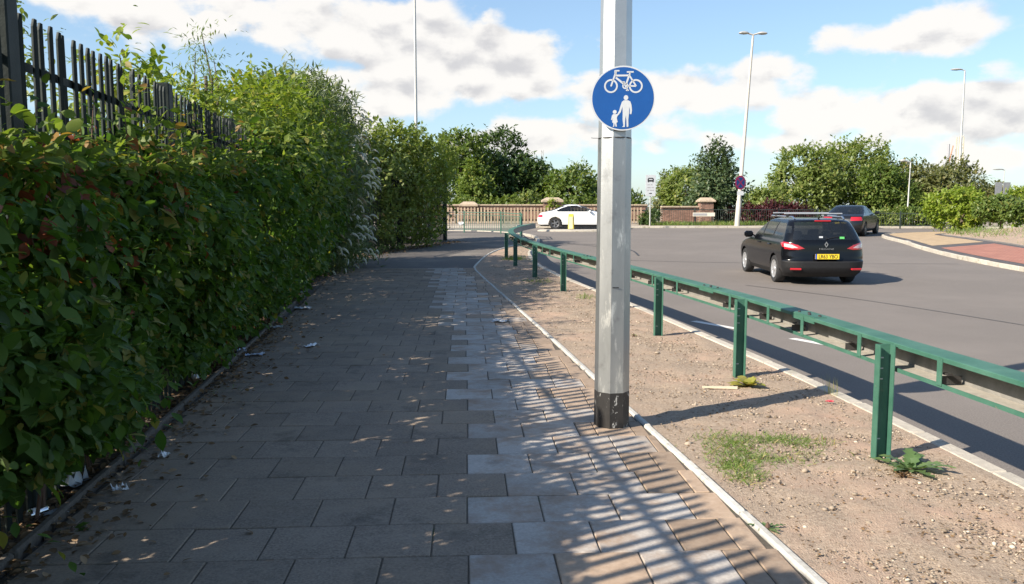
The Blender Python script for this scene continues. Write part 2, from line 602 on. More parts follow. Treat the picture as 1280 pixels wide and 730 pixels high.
def smooth_line(pts, n):
    """resample a polyline of 2-D points with Catmull-Rom, about n points"""
    P0 = [np.array(p, float) for p in pts]
    out = []
    k = max(2, n // (len(pts) - 1))
    for i in range(len(P0) - 1):
        a, b, c, d = P0[max(i - 1, 0)], P0[i], P0[i + 1], P0[min(i + 2, len(P0) - 1)]
        for j in range(k):
            t = j / k
            out.append(.5 * ((2 * b) + (-a + c) * t + (2 * a - 5 * b + 4 * c - d) * t * t + (-a + 3 * b - 3 * c + d) * t ** 3))
    out.append(P0[-1])
    return np.array(out)


def resample(line, step):
    seg = np.linalg.norm(np.diff(line, axis=0), axis=1)
    cum = np.concatenate([[0], np.cumsum(seg)])
    n = max(1, int(round(cum[-1] / step)))
    t = np.linspace(0, cum[-1], n + 1)
    return np.stack([np.interp(t, cum, line[:, i]) for i in range(line.shape[1])], 1)


def offset(line, d):
    """to the right of travel when d > 0"""
    t = np.gradient(line, axis=0)
    t /= np.linalg.norm(t, axis=1)[:, None]
    return line + np.stack([t[:, 1], -t[:, 0]], 1) * d


def strip(name, left, right, m, mat_, zfun, noise=0.0, parent=None, seed=0):
    """sheet between two polylines of the same length, m cells across"""
    rng = np.random.default_rng(seed)
    n = len(left)
    V = np.zeros((n, m + 1, 3))
    for j in range(m + 1):
        t = j / m
        V[:, j, :2] = left * (1 - t) + right * t
    V[..., 2] = np.vectorize(zfun)(V[..., 1])
    if noise:
        h = rng.normal(0, 1, (n, m + 1))
        for _ in range(2):
            h = (h + np.roll(h, 1, 0) + np.roll(h, -1, 0) + np.roll(h, 1, 1) + np.roll(h, -1, 1)) / 5
        h = h / h.std() * noise
        h[:, 0] = h[:, -1] = 0
        V[..., 2] += h
    idx = np.arange(n * (m + 1)).reshape(n, m + 1)
    Fa = np.stack([idx[:-1, :-1], idx[:-1, 1:], idx[1:, 1:], idx[1:, :-1]], -1).reshape(-1, 4)
    me = np_mesh(name, V.reshape(-1, 3), Fa, mat_, smooth=True)
    o = link(name, me, parent)
    return o


# ------------------------------------------------------------------ ground, road
ys = np.concatenate([np.linspace(-60, 0, 7)[:-1], np.linspace(0, 64, 65), np.array([80, 120, 200, 400, 900, 2500])])
xs = np.concatenate([np.array([-2500, -900, -300, -100, -50]), np.linspace(-30, 60, 19), np.array([100, 300, 900, 2500])])
GX, GY = np.meshgrid(xs, ys)
GZ = np.vectorize(rise)(GY) - 0.30
idx = np.arange(GX.size).reshape(GX.shape)
Fa = np.stack([idx[:-1, :-1], idx[:-1, 1:], idx[1:, 1:], idx[1:, :-1]], -1).reshape(-1, 4)
GROUND = mat('rough_ground', (.07, .075, .035), (.13, .115, .065), .7, .95, bump=.5, bscale=6, c3=(.05, .075, .025), c3scale=.3)
tag(link('ground', np_mesh('ground', np.stack([GX, GY, GZ], -1).reshape(-1, 3), Fa, GROUND, True)), kind='structure')

KERB = smooth_line([(3.55, -4), (3.35, 0), (3.04, 5), (2.84, 7.6), (2.52, 10.2), (2.08, 13.6), (1.58, 17), (1.10, 20), (.72, 23), (.56, 26), (.66, 29), (.95, 32.5), (1.1, 36), (.7, 39.5), (-1.2, 42.4), (-5, 43.6), (-14, 44.2), (-40, 44.6)], 170)
FAR_KERB = smooth_line([(-40, 48.4), (-14, 48.3), (-4, 48.2), (6, 48.2), (14, 48.0), (20, 47.8), (30, 47.3), (60, 45.5)], 90)

# road: one sheet, wide, under the kerb lines
rx = np.linspace(-45, 62, 90)
ry = np.concatenate([np.linspace(-20, 16, 19), np.linspace(17, 49.5, 66)])
RXg, RYg = np.meshgrid(rx, ry)
RZ = np.vectorize(zr)(RYg)
idx = np.arange(RXg.size).reshape(RXg.shape)
Fa = np.stack([idx[:-1, :-1], idx[:-1, 1:], idx[1:, 1:], idx[1:, :-1]], -1).reshape(-1, 4)
cx = RXg.ravel()[Fa].mean(1)
cy = RYg.ravel()[Fa].mean(1)
keep = cx > np.interp(cy, [-20, 17, 26, 40, 43, 60], [2.2, 0.6, -.6, -.6, -50, -50])
road = link('road', np_mesh('road', np.stack([RXg, RYg, RZ], -1).reshape(-1, 3), Fa[keep], ASPHALT, True))
tag(road, kind='structure')

# lane dashes and tar seams
def road_strip(name, pts, w, m_, dz):
    l = np.array(pts, float)
    a, b = offset(l, -w / 2), offset(l, w / 2)
    V, Fs = [], []
    for i in range(len(l)):
        V += [(a[i][0], a[i][1], zr(a[i][1]) + dz), (b[i][0], b[i][1], zr(b[i][1]) + dz)]
    for i in range(len(l) - 1): Fs.append((2 * i, 2 * i + 1, 2 * i + 3, 2 * i + 2))
    return link(name, np_mesh(name, V, Fs, m_), road)


for a, b in (((2.78, 12.75), (3.28, 11.85)), ((3.72, 11.05), (4.2, 10.15)), ((4.7, 9.3), (5.2, 8.4))):
    road_strip('lane_dash', [a, b], .13, WHITE_PAINT, .004)
road_strip('tar_seam', smooth_line([(5.2, 18.6), (6.3, 16.4), (7.0, 14.4), (7.6, 12.2)], 12), .035, TAR, .004)
road_strip('tar_seam', smooth_line([(1.9, 27), (4, 25.5), (8, 24.6), (13, 24.4)], 12), .04, TAR, .004)

for off_ in (0, .55):  # two thin dark curved strips side by side on the far road
    road_strip('dark_arc', smooth_line([(1.7 + off_, 34.0), (3.0 + off_, 32.6), (3.7 + off_, 30.2), (3.6 + off_, 27.5)], 14), .07, TAR, .005 + off_ * .004)

# near kerb of the verge: stones end to end
kerb = empty('kerb', (0, 0, 0), None, None)
tag(kerb, kind='structure')


def kerb_run(line, step, w, h, zf, parent, mat_, name='kerb_stone', gap=.012, jit=.006, seed=1):
    rng = random.Random(seed)
    r = resample(line, step)
    for i in range(len(r) - 1):
        a, b = r[i], r[i + 1]
        d = b - a
        L_ = float(np.linalg.norm(d)) - gap
        ang = math.atan2(d[1], d[0])
        c = (a + b) / 2
        m_ = MB()
        sl = math.atan2(zf(b[1]) - zf(a[1]), L_)
        m_.box((0, 0, 0), (L_, w, h))
        o = m_.build(name, mat_, parent, bevel=.012)
        o.location = (c[0] + rng.uniform(-jit, jit), c[1], zf(c[1]) - h / 2 + rng.uniform(-jit, jit))
        o.rotation_euler = (rng.uniform(-.02, .02), -sl, ang + rng.uniform(-.008, .008))


near_k = KERB[(KERB[:, 1] > -.5) & (KERB[:, 0] > -2.0)]
kerb_run(near_k, .92, .13, .22, lambda y: rise(y) + .012, kerb, CONC)
far_k_l = KERB[(KERB[:, 0] <= -1.9) & (KERB[:, 0] > -16)]
kerb_run(far_k_l, 1.8, .13, .22, lambda y: rise(y) + .012, kerb, CONC, seed=3)

# ------------------------------------------------------------------ footpath with pavers
EDGE = [(1.77, -2)]                        # right edge of the path in (q, s)
path_right = smooth_line([P(-3, 1.77)[:2], P(3, 1.77)[:2], P(10, 1.77)[:2], P(16, 1.75)[:2], P(20, 1.72)[:2], P(22, 1.74)[:2], P(23.4, 1.95)[:2], P(26.4, 2.5)[:2], (-.35, 29.4), (.15, 31.6), (.55, 34), (.62, 37.5), (.2, 40), (-1.6, 42.0), (-5, 43.1), (-14, 43.7)], 140)
path_left = smooth_line([P(-3, -2.5)[:2], P(3, -2.5)[:2], P(10, -2.6)[:2], P(16, -2.8)[:2], P(20, -3.0)[:2], P(22, -3.0)[:2], P(24, -3.1)[:2], P(26.4, -3.0)[:2], (-5.3, 29.4), (-4.6, 31.6), (-3.9, 34), (-5, 37.5), (-6, 39.4), (-7, 40.2), (-9, 40.8), (-14, 41)], 140)
fp = strip('footpath', path_left, path_right, 10, PATH_ASPHALT, lambda y: rise(y) - .004)
tag(fp, kind='structure')
S_END = 21.6
base_l = np.array([P(s, -1.79)[:2] for s in np.linspace(-1, S_END, 30)])
base_r = np.array([P(s, 1.73)[:2] for s in np.linspace(-1, S_END, 30)])
strip('joint_bed', base_l, base_r, 4, MORTAR, lambda y: rise(y) + .0135, parent=fp)

PIT = .402
A_G = rad(3.2)                             # the courses lie a little askew to the path edges
DEL = A_P - A_G


def G(s, q):
    return (-s * math.sin(A_G) + q * math.cos(A_G), s * math.cos(A_G) + q * math.sin(A_G))


def g_bound(c, s):
    """the path line q = c seen in the paving grid at course s"""
    return (c - s * math.sin(DEL)) / math.cos(DEL)


rngp = random.Random(5)
cells = []          # (s0, s1, q0, q1, kind)
s = 2.6
row = 0
while s < S_END - .1:
    depth = PIT if not (7.55 < s < 7.8) else .2
    w = PIT if depth == PIT else .2
    sm = s + depth / 2
    lo, hi = g_bound(-1.78, sm), g_bound(1.725, sm)
    q = -3.6 + (row % 2) * w / 2 + rngp.uniform(-.02, .02)
    pale_from = g_bound(.50, sm) + rngp.choice([0, 0, 0, .15, -.15])
    tan_from = hi - .42 + rngp.choice([0, 0, .1])
    while q < hi:
        q0, q1 = max(q, lo), min(q + w, hi)
        mid = (q0 + q1) / 2
        if q1 - q0 > .05:
            if mid > tan_from:
                k = 'tan'
                if q1 - q0 > .26:       # the band beside the edging is cut into narrow blocks
                    hq = q0 + rngp.choice([.2, .13, .27])
                    cells.append((s, s + depth, q0, hq, 'tan' if rngp.random() < .65 else 'pale'))
                    q0 = hq
            elif mid > pale_from:
                k = 'pale' if rngp.random() > .05 else 'tan'
            else:
                k = 'dark'
            cells.append((s, s + depth, q0, q1, k))
        q += w
    s += depth
    row += 1
PM = {'dark': (PAVER_DARK, PAVER_DARK_J), 'pale': (PAVER_PALE, PAVER_PALE_J), 'tan': (PAVER_TAN, PAVER_TAN_J)}
vis = [c for c in cells if (c[0] + c[1]) / 2 > 3.1]
vis.sort(key=lambda c: c[0])
cache = {}


def paver_mesh(w, d, k):
    key = (round(w, 3), round(d, 3), k)
    if key not in cache:
        m_ = MB().box((0, 0, 0), (w - .007, d - .008, .06))
        cache[key] = m_.mesh('paver', PM[k][0], bevel=.0045)
    return cache[key]


for c in vis[:298]:
    s0, s1, q0, q1, k = c
    p = G((s0 + s1) / 2, (q0 + q1) / 2)
    link('paver', paver_mesh(q1 - q0, s1 - s0, k), fp, (p[0], p[1], rise(p[1]) - .010 + rngp.gauss(0, .0014)),
         (rngp.gauss(0, .004), rngp.gauss(0, .004), A_G + rngp.gauss(0, .004)))
rest = {'dark': MB(), 'pale': MB(), 'tan': MB()}
for c in vis[298:]:
    s0, s1, q0, q1, k = c
    p = G((s0 + s1) / 2, (q0 + q1) / 2)
    rest[k].box((p[0], p[1], rise(p[1]) - .010 + rngp.gauss(0, .0016)), (q1 - q0 - .012, s1 - s0 - .014, .06), A_G)
for k in rest:
    if rest[k].v:
        o = rest[k].build('paving', PM[k][1], fp)
        tag(o, kind='stuff')
        o['label'] = {'dark': 'dark grey pavers further along the path', 'pale': 'pale pavers further along the path', 'tan': 'tan cut blocks further along the path'}[k]

# concrete edging along the verge
edging = empty('edging', (0, 0, 0), None, None)
tag(edging, kind='structure')
sel = path_right[(path_right[:, 1] > 1.0) & (path_right[:, 1] < 33)]
kerb_run(sel, .90, .055, .16, lambda y: rise(y) + .028, edging, CONC_W, name='edging_slab', gap=.006, jit=.004, seed=8)
# timber edging board on the fence side
board = empty('edging_board', P(3, -1.84), 'dark weathered timber edging board between paving and fence', 'edging')
tl = np.array([P(s_, -1.84 - max(0, s_ - 9) * .012)[:2] for s_ in np.linspace(1, 16, 60)])
rb = resample(tl, 1.5)
for i in range(len(rb) - 1):
    a, b = rb[i], rb[i + 1]
    d = b - a
    c = (a + b) / 2
    o = MB().box((0, 0, 0), (float(np.linalg.norm(d)) - .01, .05, .14)).build('board', TIMBER, board, bevel=.012)
    o.location = (c[0] - board.location[0], c[1] - board.location[1], -.008)
    o.rotation_euler = (random.Random(i).uniform(-.06, .06), 0, math.atan2(d[1], d[0]))

# litter-strewn soil strip between board and fence and beyond
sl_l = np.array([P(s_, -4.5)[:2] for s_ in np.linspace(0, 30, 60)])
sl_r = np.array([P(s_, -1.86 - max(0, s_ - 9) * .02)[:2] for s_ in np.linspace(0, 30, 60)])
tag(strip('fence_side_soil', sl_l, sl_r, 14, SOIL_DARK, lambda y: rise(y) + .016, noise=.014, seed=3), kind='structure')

# the dry soil verge between the edging and the road kerb
tv = np.linspace(0, 1, 150)
vy = np.linspace(-.5, 31.2, 520)
ev = np.stack([np.interp(vy, path_right[:, 1], path_right[:, 0]) + .03, vy], 1)
kv = np.stack([np.interp(vy, KERB[:110, 1], KERB[:110, 0]) - .06, vy], 1)
verge = strip('verge', ev, kv, 28, DIRT, lambda y: rise(y) + .004, noise=.006, seed=11)
tag(verge, kind='structure')
# paved gap behind the verge up to the guard rail
vy2 = np.linspace(31.0, 44.0, 50)

# far footway along the brick wall
fk = FAR_KERB
tag(strip('far_footway', offset(fk, -9.0), offset(fk, .0), 6, mat('far_paving', (.26, .215, .165), (.36, .30, .235), 5, .9, bump=.3), lambda y: rise(y) + .004), kind='structure')
fkerb = empty('far_kerb', (0, 0, 0), None, None)
tag(fkerb, kind='structure')
kerb_run(fk[(fk[:, 0] > -12) & (fk[:, 0] < 40)], 1.8, .14, .24, lambda y: rise(y) + .012, fkerb, CONC, seed=4)

# ------------------------------------------------------------------ paved apron of the roundabout island
KI = smooth_line([(26, 42.2), (22, 41.4), (19, 40.4), (17.3, 39.0), (16.6, 37.2), (15.9, 34), (14.9, 30.4), (14.15, 27), (13.7, 24), (13.5, 21), (13.8, 17), (14.6, 12), (17, 5)], 110)
II = smooth_line([(26.5, 41.2), (23, 40.4), (20.6, 39.4), (19.6, 38.4), (19.3, 37.0), (19.1, 34.8), (18.7, 32.0), (18.2, 29.0), (17.9, 26), (17.8, 22), (18, 17.5), (18.7, 12.5), (20.6, 6)], 110)
n_i = min(len(KI), len(II))
KI, II = KI[:n_i], II[:n_i]
zi = lambda y: rise(y) + .03
island = empty('roundabout_island', (0, 0, 0), None, None)
tag(island, kind='structure')
DARKBLOCK = block_mat('charcoal_blocks', (.075, .07, .072), (.11, .10, .10), (.05, .045, .04))
YBLOCK = block_mat('buff_blocks', (.42, .30, .17), (.50, .37, .225), (.27, .20, .135))
RBLOCK = block_mat('red_blocks', (.33, .135, .095), (.41, .185, .13), (.23, .11, .08))
def lerp(a, b, t): return a * (1 - t) + b * t
cut = int(np.argmin(abs(KI[:, 1] - 29.3)))
bd = strip('border_paving', KI, lerp(KI, II, 1.0), 8, DARKBLOCK, zi, parent=island)
ya, yb = lerp(KI, II, .10), lerp(KI, II, .88)
sk = 3
strip('buff_paving', ya[:cut - 2], np.array([yb[min(max(i - sk, 0), n_i - 1)] for i in range(cut - 2)]), 6, YBLOCK, lambda y: zi(y) + .005, parent=island)
strip('red_paving', ya[cut:], np.array([yb[max(i - sk, 0)] for i in range(cut, n_i)]), 6, RBLOCK, lambda y: zi(y) + .005, parent=island)
kerb_run(KI[(KI[:, 1] > 10)], .92, .16, .24, lambda y: rise(y) + .025, island, CONC, seed=6)
kerb_run(II[(II[:, 1] > 12)], .92, .10, .24, lambda y: rise(y) + .07, island, mat('dark_edging', (.10, .095, .09), (.17, .16, .15), 9, .9, rnd=.15), name='inner_edging', seed=7)
def mound(x, y): return rise(y) + .06
mo_r = II + np.array([16, 0])
mo = strip('island_soil', II, mo_r, 24, DIRT, lambda y: rise(y) + .05, noise=.03, parent=island, seed=6)
for v in mo.data.vertices:
    i = np.argmin(np.linalg.norm(II - np.array([v.co.x, v.co.y]), axis=1))
    d = np.linalg.norm(II[i] - np.array([v.co.x, v.co.y]))
    v.co.z += .55 * (1 - math.exp(-d / 3.5))


# ------------------------------------------------------------------ foliage tools
def unit(a): return a / np.maximum(np.linalg.norm(a, axis=-1, keepdims=True), 1e-9)


LEAF_FAR = (np.array([(0, 0, 0), (.45, .30, .06), (1, 0, -.04), (.45, -.30, .06)]), np.array([(0, 2, 1), (0, 3, 2)]))
def ovate():
    st = [(0, 0, 0), (.14, .13, .0), (.34, .25, .012), (.56, .265, .01), (.78, .17, -.02), (.90, .08, -.05), (1.0, 0, -.10)]
    V, F_ = [], []
    for i, (t_, w_, z_) in enumerate(st):
        V += [(t_, w_, z_ + .16 * w_), (t_, 0, z_ - .012 * (0 < i < 6)), (t_, -w_, z_ + .16 * w_)]
    for i in range(len(st) - 1):
        b_ = i * 3
        if i == 0: F_ += [(1, 4, 3), (1, 5, 4)]
        elif i == len(st) - 2: F_ += [(b_, b_ + 1, b_ + 4), (b_ + 1, b_ + 2, b_ + 4)]
        else: F_ += [(b_, b_ + 1, b_ + 4), (b_, b_ + 4, b_ + 3), (b_ + 1, b_ + 2, b_ + 5), (b_ + 1, b_ + 5, b_ + 4)]
    return np.array(V), np.array(F_)


LEAF_OVATE = ovate()
LEAF_NARROW = (np.array([(0, 0, 0), (.4, .11, .03), (1, 0, -.1), (.4, -.11, .03)]), np.array([(0, 2, 1), (0, 3, 2)]))
STALK = (np.array([(0, .009, 0), (0, -.009, 0), (.6, .006, .05), (.6, -.006, .05), (1, 0, .0)]), np.array([(0, 1, 2), (1, 3, 2), (2, 3, 4)]))
BLADE = (np.array([(0, .04, 0), (0, -.04, 0), (.55, .03, .12), (.55, -.03, .12), (1, 0, .0)]), np.array([(0, 1, 2), (1, 3, 2), (2, 3, 4)]))


def leaf_geo(pos, dr, nr, size, tmpl):
    T, Tf = tmpl
    pos, dr, nr = np.asarray(pos, float), unit(np.asarray(dr, float)), np.asarray(nr, float)
    sd_ = unit(np.cross(nr, dr))
    nn = np.cross(dr, sd_)
    size = np.broadcast_to(np.asarray(size, float), (len(pos),))
    V = pos[:, None] + size[:, None, None] * (T[None, :, 0:1] * dr[:, None] + T[None, :, 1:2] * sd_[:, None] + T[None, :, 2:3] * nn[:, None])
    Fa = (np.arange(len(pos)) * len(T))[:, None, None] + Tf[None]
    return V.reshape(-1, 3), Fa.reshape(-1, 3)


def leaves(name, pos, dr, nr, size, tmpl, mat_, parent=None, org=(0, 0, 0), kind=None):
    V, Fa = leaf_geo(pos, dr, nr, size, tmpl)
    o = link(name, np_mesh(name, V - np.array(org), Fa, mat_, smooth=len(tmpl[0]) > 10), parent)
    if parent is None: o.location = org
    if kind: o['kind'] = kind
    return o


def twig_sprays(rng, start, outw, length, k, droop=0.2, spread=.9):
    """k leaves on each of the twigs that leave `start` along `outw`; returns position, direction, normal"""
    T = len(start)
    t = (np.arange(k) + .6) / k
    length = np.broadcast_to(length, (T,))
    up = np.array([0, 0, 1.0])
    pos = start[:, None] + outw[:, None] * (t[None, :, None] * length[:, None, None])
    pos[..., 2] -= droop * (t ** 2)[None] * length[:, None]
    side = unit(rng.normal(size=(T, k, 3)))
    dr = unit(outw[:, None] * .7 + side * spread - np.array([0, 0, .25]))
    nr = unit(side * .55 + up * .8 + outw[:, None] * .35)
    return pos.reshape(-1, 3), dr.reshape(-1, 3), nr.reshape(-1, 3)


def lobes_points(rng, lobes, n, shell=(.72, 1.04)):
    L_ = np.array(lobes, float)
    wts = (L_[:, 3] * L_[:, 4] + L_[:, 4] * L_[:, 5] + L_[:, 3] * L_[:, 5])
    out_p, out_d = [], []
    need = n
    while need > 0:
        i = rng.choice(len(L_), size=need * 2, p=wts / wts.sum())
        d = unit(rng.normal(size=(need * 2, 3)))
        r = rng.uniform(shell[0], shell[1], size=(need * 2, 1))
        p = L_[i, :3] + d * L_[i, 3:] * r
        # drop what lies deep in another lobe
        rel = (p[:, None] - L_[None, :, :3]) / L_[None, :, 3:]
        deep = ((rel ** 2).sum(-1) < .42).any(1)
        ok = ~deep
        out_p.append(p[ok][:need])
        out_d.append(d[ok][:need])
        need -= min(need, int(ok.sum()))
    return np.concatenate(out_p), np.concatenate(out_d)


LEAF = {
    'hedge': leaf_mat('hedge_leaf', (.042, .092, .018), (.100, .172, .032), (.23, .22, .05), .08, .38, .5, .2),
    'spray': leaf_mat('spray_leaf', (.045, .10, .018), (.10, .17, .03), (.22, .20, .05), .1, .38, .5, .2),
    'crest': leaf_mat('crest_leaf', (.07, .12, .02), (.16, .21, .04), (.27, .16, .05), .14, .42, .5, .25),  # hedge leaf lightened, sun on the hedge top painted in
    'hedge_red': leaf_mat('hedge_leaf_red', (.16, .035, .022), (.26, .075, .03), (.24, .20, .04), .3, .35),
    'bright': leaf_mat('bright_leaf', (.15, .215, .035), (.25, .295, .055), (.38, .33, .08), .08, .4),
    'bud': leaf_mat('buddleia_leaf', (.095, .135, .055), (.155, .19, .085), (.24, .25, .13), .1, .35),
    'ash': leaf_mat('ash_leaf', (.105, .16, .035), (.165, .215, .05), (.24, .25, .06), .08, .4),
    'dark': leaf_mat('dark_leaf', (.04, .075, .02), (.075, .118, .034), (.13, .16, .04), .08, .3),
    'mid': leaf_mat('mid_leaf', (.085, .135, .03), (.14, .19, .045), (.21, .22, .055), .1, .35),
    'light': leaf_mat('light_leaf', (.14, .19, .05), (.21, .25, .075), (.28, .28, .09), .1, .4),
    'olive': leaf_mat('olive_leaf', (.11, .125, .045), (.165, .175, .065), (.23, .20, .075), .1, .35),
    'lime': leaf_mat('lime_leaf', (.16, .23, .03), (.26, .32, .05), (.33, .33, .07), .1, .45),
    'blue': leaf_mat('grey_green_leaf', (.055, .092, .042), (.095, .135, .06), (.15, .17, .07), .08, .25),
    'purple': leaf_mat('purple_leaf', (.045, .012, .016), (.085, .022, .028), (.12, .04, .035), .1, .3),
    'silver': leaf_mat('flower_white', (.55, .53, .53), (.72, .70, .69), (.40, .31, .22), .10, .3, .8, .2),
    'brown': leaf_mat('dead_leaf', (.10, .06, .032), (.22, .14, .075), (.30, .21, .13), .2, .1, .8, .2),
    'grass': leaf_mat('grass_leaf', (.10, .165, .035), (.19, .26, .07), (.34, .29, .10), .1, .35),
    'thistle': leaf_mat('thistle_leaf', (.085, .15, .055), (.14, .21, .085), None, .05, .3),
    'yellowed': leaf_mat('yellowed_leaf', (.24, .25, .05), (.40, .36, .09), (.20, .12, .05), .2, .35),
}


def make_tree(name, label, x, y, z0, lobes, leafm, nleaf, leaf=.16, trunk_r=.14, group=None, cat='tree', seed=0, tmpl=LEAF_FAR, k=7, twig=.55, part='crown', limb=True, shell=(.72, 1.04)):
    """lobes relative to the base: (dx, dy, z, rx, ry, rz)"""
    rng = np.random.default_rng(seed + 100)
    t = empty(name, (x, y, z0), label, cat, group)
    cz = np.mean([l[2] for l in lobes])
    m_ = MB()
    top = Vector((np.mean([l[0] for l in lobes]) * .6, np.mean([l[1] for l in lobes]) * .6, cz))
    m_.tube([(0, 0, -.35), (0, 0, 0), top * .45 + Vector((rng.uniform(-.1, .1), rng.uniform(-.1, .1), 0)), top], [trunk_r * 1.25, trunk_r, trunk_r * .7, trunk_r * .4], 8)
    for l in lobes[:14]:
        a = top * rng.uniform(.35, .8)
        b = Vector((l[0], l[1], l[2] + l[5] * .3))
        mid = a.lerp(b, .5) + Vector((rng.uniform(-.15, .15), rng.uniform(-.15, .15), .1))
        m_.tube([a, mid, b], [trunk_r * .42, trunk_r * .28, trunk_r * .08], 5)
    m_.build('trunk', BARK, t, smooth=True)
    nt_ = max(1, nleaf // k)
    p, d = lobes_points(rng, lobes, nt_, shell)
    out = unit(d + rng.normal(scale=.6, size=d.shape) + np.array([0, 0, .35]))
    start = p - out * twig * .5
    pos, dr, nr = twig_sprays(rng, start, out, twig * rng.uniform(.6, 1.4, size=nt_), k)
    ctr = np.array([np.mean([l[0] for l in lobes]), np.mean([l[1] for l in lobes]), cz])
    nr = unit(nr + .5 * unit(pos - ctr))
    leaves(part, pos, dr, nr, leaf * rng.uniform(.65, 1.35, size=len(pos)), tmpl, leafm, t)
    return t


def crown(rng_seed, w, d, h, base, n, cone=0.0, lob=.42):
    """lobes filling an uneven crown: width w, depth d, top height h, first foliage at base"""
    r = random.Random(rng_seed)
    L_ = []
    H = h - base
    for i in range(n):
        t = r.random() ** .85
        z = base + H * (.12 + .76 * t)
        prof = math.sin(math.pi * min(1, .30 + .60 * t)) ** .6
        if cone: prof = prof * (1 - cone) + cone * (1.02 - t)
        a = r.uniform(0, 2 * math.pi)
        q = math.sqrt(r.random()) * .80
        rr = lob * min(w, H) * r.uniform(.42, .78) * (.45 + .6 * prof)
        L_.append((math.cos(a) * w / 2 * q * prof, math.sin(a) * d / 2 * q * prof, z, rr * r.uniform(.9, 1.3), rr * r.uniform(.9, 1.3), rr * r.uniform(.75, 1.0)))
    L_.append((r.uniform(-.1, .1) * w, 0, h - .16 * H, .17 * w, .17 * d, .16 * H))
    return L_


def by_px(x0, x1, top, d):
    """real width, height and place of something seen between columns x0..x1 at depth d (for sizing only)"""
    w = (x1 - x0) / F_PX * d
    return (((x0 + x1) / 2 - 640) / F_PX * d, w, 1.65 + (258 - top) / F_PX * d)

# ------------------------------------------------------------------ palisade fence
def qf(s): return -2.0 - (s - 3) * .0165


FENCE_H = 2.66
fence = empty('palisade_fence', P(4.4, qf(4.4)), 'tall dark green steel palisade fence with pointed pales beside the footpath', 'fence')
FO = Vector(fence.location)
fa = math.atan2(P(20, qf(20))[1] - P(2, qf(2))[1], P(20, qf(20))[0] - P(2, qf(2))[0])


def pale_mesh(h):
    # W-section pale with a slanted, pointed head
    prof = [(-.034, .012), (-.024, 0), (-.010, .011), (0, .004), (.010, .011), (.024, 0), (.034, .012), (.034, .015), (.022, .004), (.010, .015), (0, .008), (-.010, .015), (-.022, .004), (-.034, .015)]
    m_ = MB()
    rings = []
    prof = [(x * .80, y) for x, y in prof]
    rings.append([(x, y, .04) for x, y in prof])
    rings.append([(x, y, h - .045) for x, y in prof])
    rings.append([(x * .55 - .012, y, h) for x, y in prof])
    m_.loft(rings)
    return m_.mesh('pale', FENCE)


PALE = pale_mesh(FENCE_H)


def fence_run(p0, p1, first_pale=0.0, pitch=.122, h=FENCE_H, posts=(), zf=rise, rails=(.42, 2.41)):
    p0, p1 = Vector((p0[0], p0[1], 0)), Vector((p1[0], p1[1], 0))
    L_ = (p1 - p0).length
    d = (p1 - p0) / L_
    nrm = Vector((d.y, -d.x, 0))         # path side
    ang = math.atan2(d.y, d.x)
    rj = random.Random(int(L_ * 10))
    n = int(L_ / pitch)
    for i in range(n):
        p = p0 + d * (i * pitch + first_pale)
        if any(abs((i * pitch + first_pale) - q_) < .07 for q_ in posts): continue
        o = link('pale', PALE, fence, p + nrm * .03 + Vector((0, 0, zf(p.y) + rj.uniform(-.008, .008))) - FO, (rj.gauss(0, .004), rj.gauss(0, .004), ang + math.pi))
    prev = 0.0
    for q_ in list(posts) + [L_]:
        p = p0 + d * q_
        m_ = MB()
        m_.box((0, .05, h / 2 - .02), (.135, .13, h + .14))
        o = m_.build('post', FENCE, fence, bevel=.008)
        o.location = p + nrm * .04 + Vector((0, 0, zf(p.y))) - FO
        o.rotation_euler = (0, 0, ang)
        for zz in rails:
            if q_ - prev > .2:
                c = p0 + d * ((prev + q_) / 2)
                r_ = MB().box((0, 0, 0), (q_ - prev - .012, .045, .008)).box((0, -.02, -.022), (q_ - prev - .012, .006, .045))
                o = r_.build('rail', FENCE, fence)
                o.location = c + Vector((0, 0, zf(c.y) + zz)) - FO
                o.rotation_euler = (0, 0, ang)
        prev = q_


F0, F1 = P(-.2, qf(-.2)), P(24.8, qf(24.8))
fence_run(F0, F1, posts=[1.95, 4.86, 7.95, 10.9, 13.8, 16.7, 19.6, 22.5])
F2 = (-2.72, 34.4)
fence_run(F1, F2, posts=[2.8, 5.6, 8.4])
# a link of pale litter on the soil is built further down

# ------------------------------------------------------------------ hedge grown through the fence
rng = np.random.default_rng(42)


def h_top(s):
    return np.interp(s, [0, 3, 4.6, 6, 8, 9.6, 11, 13, 15, 18, 21, 24.5], [1.95, 1.96, 1.96, 2.02, 2.08, 2.12, 2.3, 2.6, 2.9, 3.0, 3.0, 2.8])


def bulge(s, z):
    b = .30 + .10 * np.sin(s * 1.7 + z * 1.1) + .08 * np.sin(s * 3.9 - z * 2.3) + .06 * np.sin(z * 5 + s)
    b = b * np.clip(.55 + z * .5, .55, 1.1) * np.clip((h_top(s) + .15 - z) / .5, .25, 1)
    return b + np.interp(s, [0, 9, 14, 22], [.0, .05, .30, .45]) * np.clip(z / 1.2, .3, 1)


hedge = empty('hedge', P(6, qf(6)), 'dense dark green leafy hedge grown through the palisade fence', 'hedge')
HO = np.array(hedge.location)


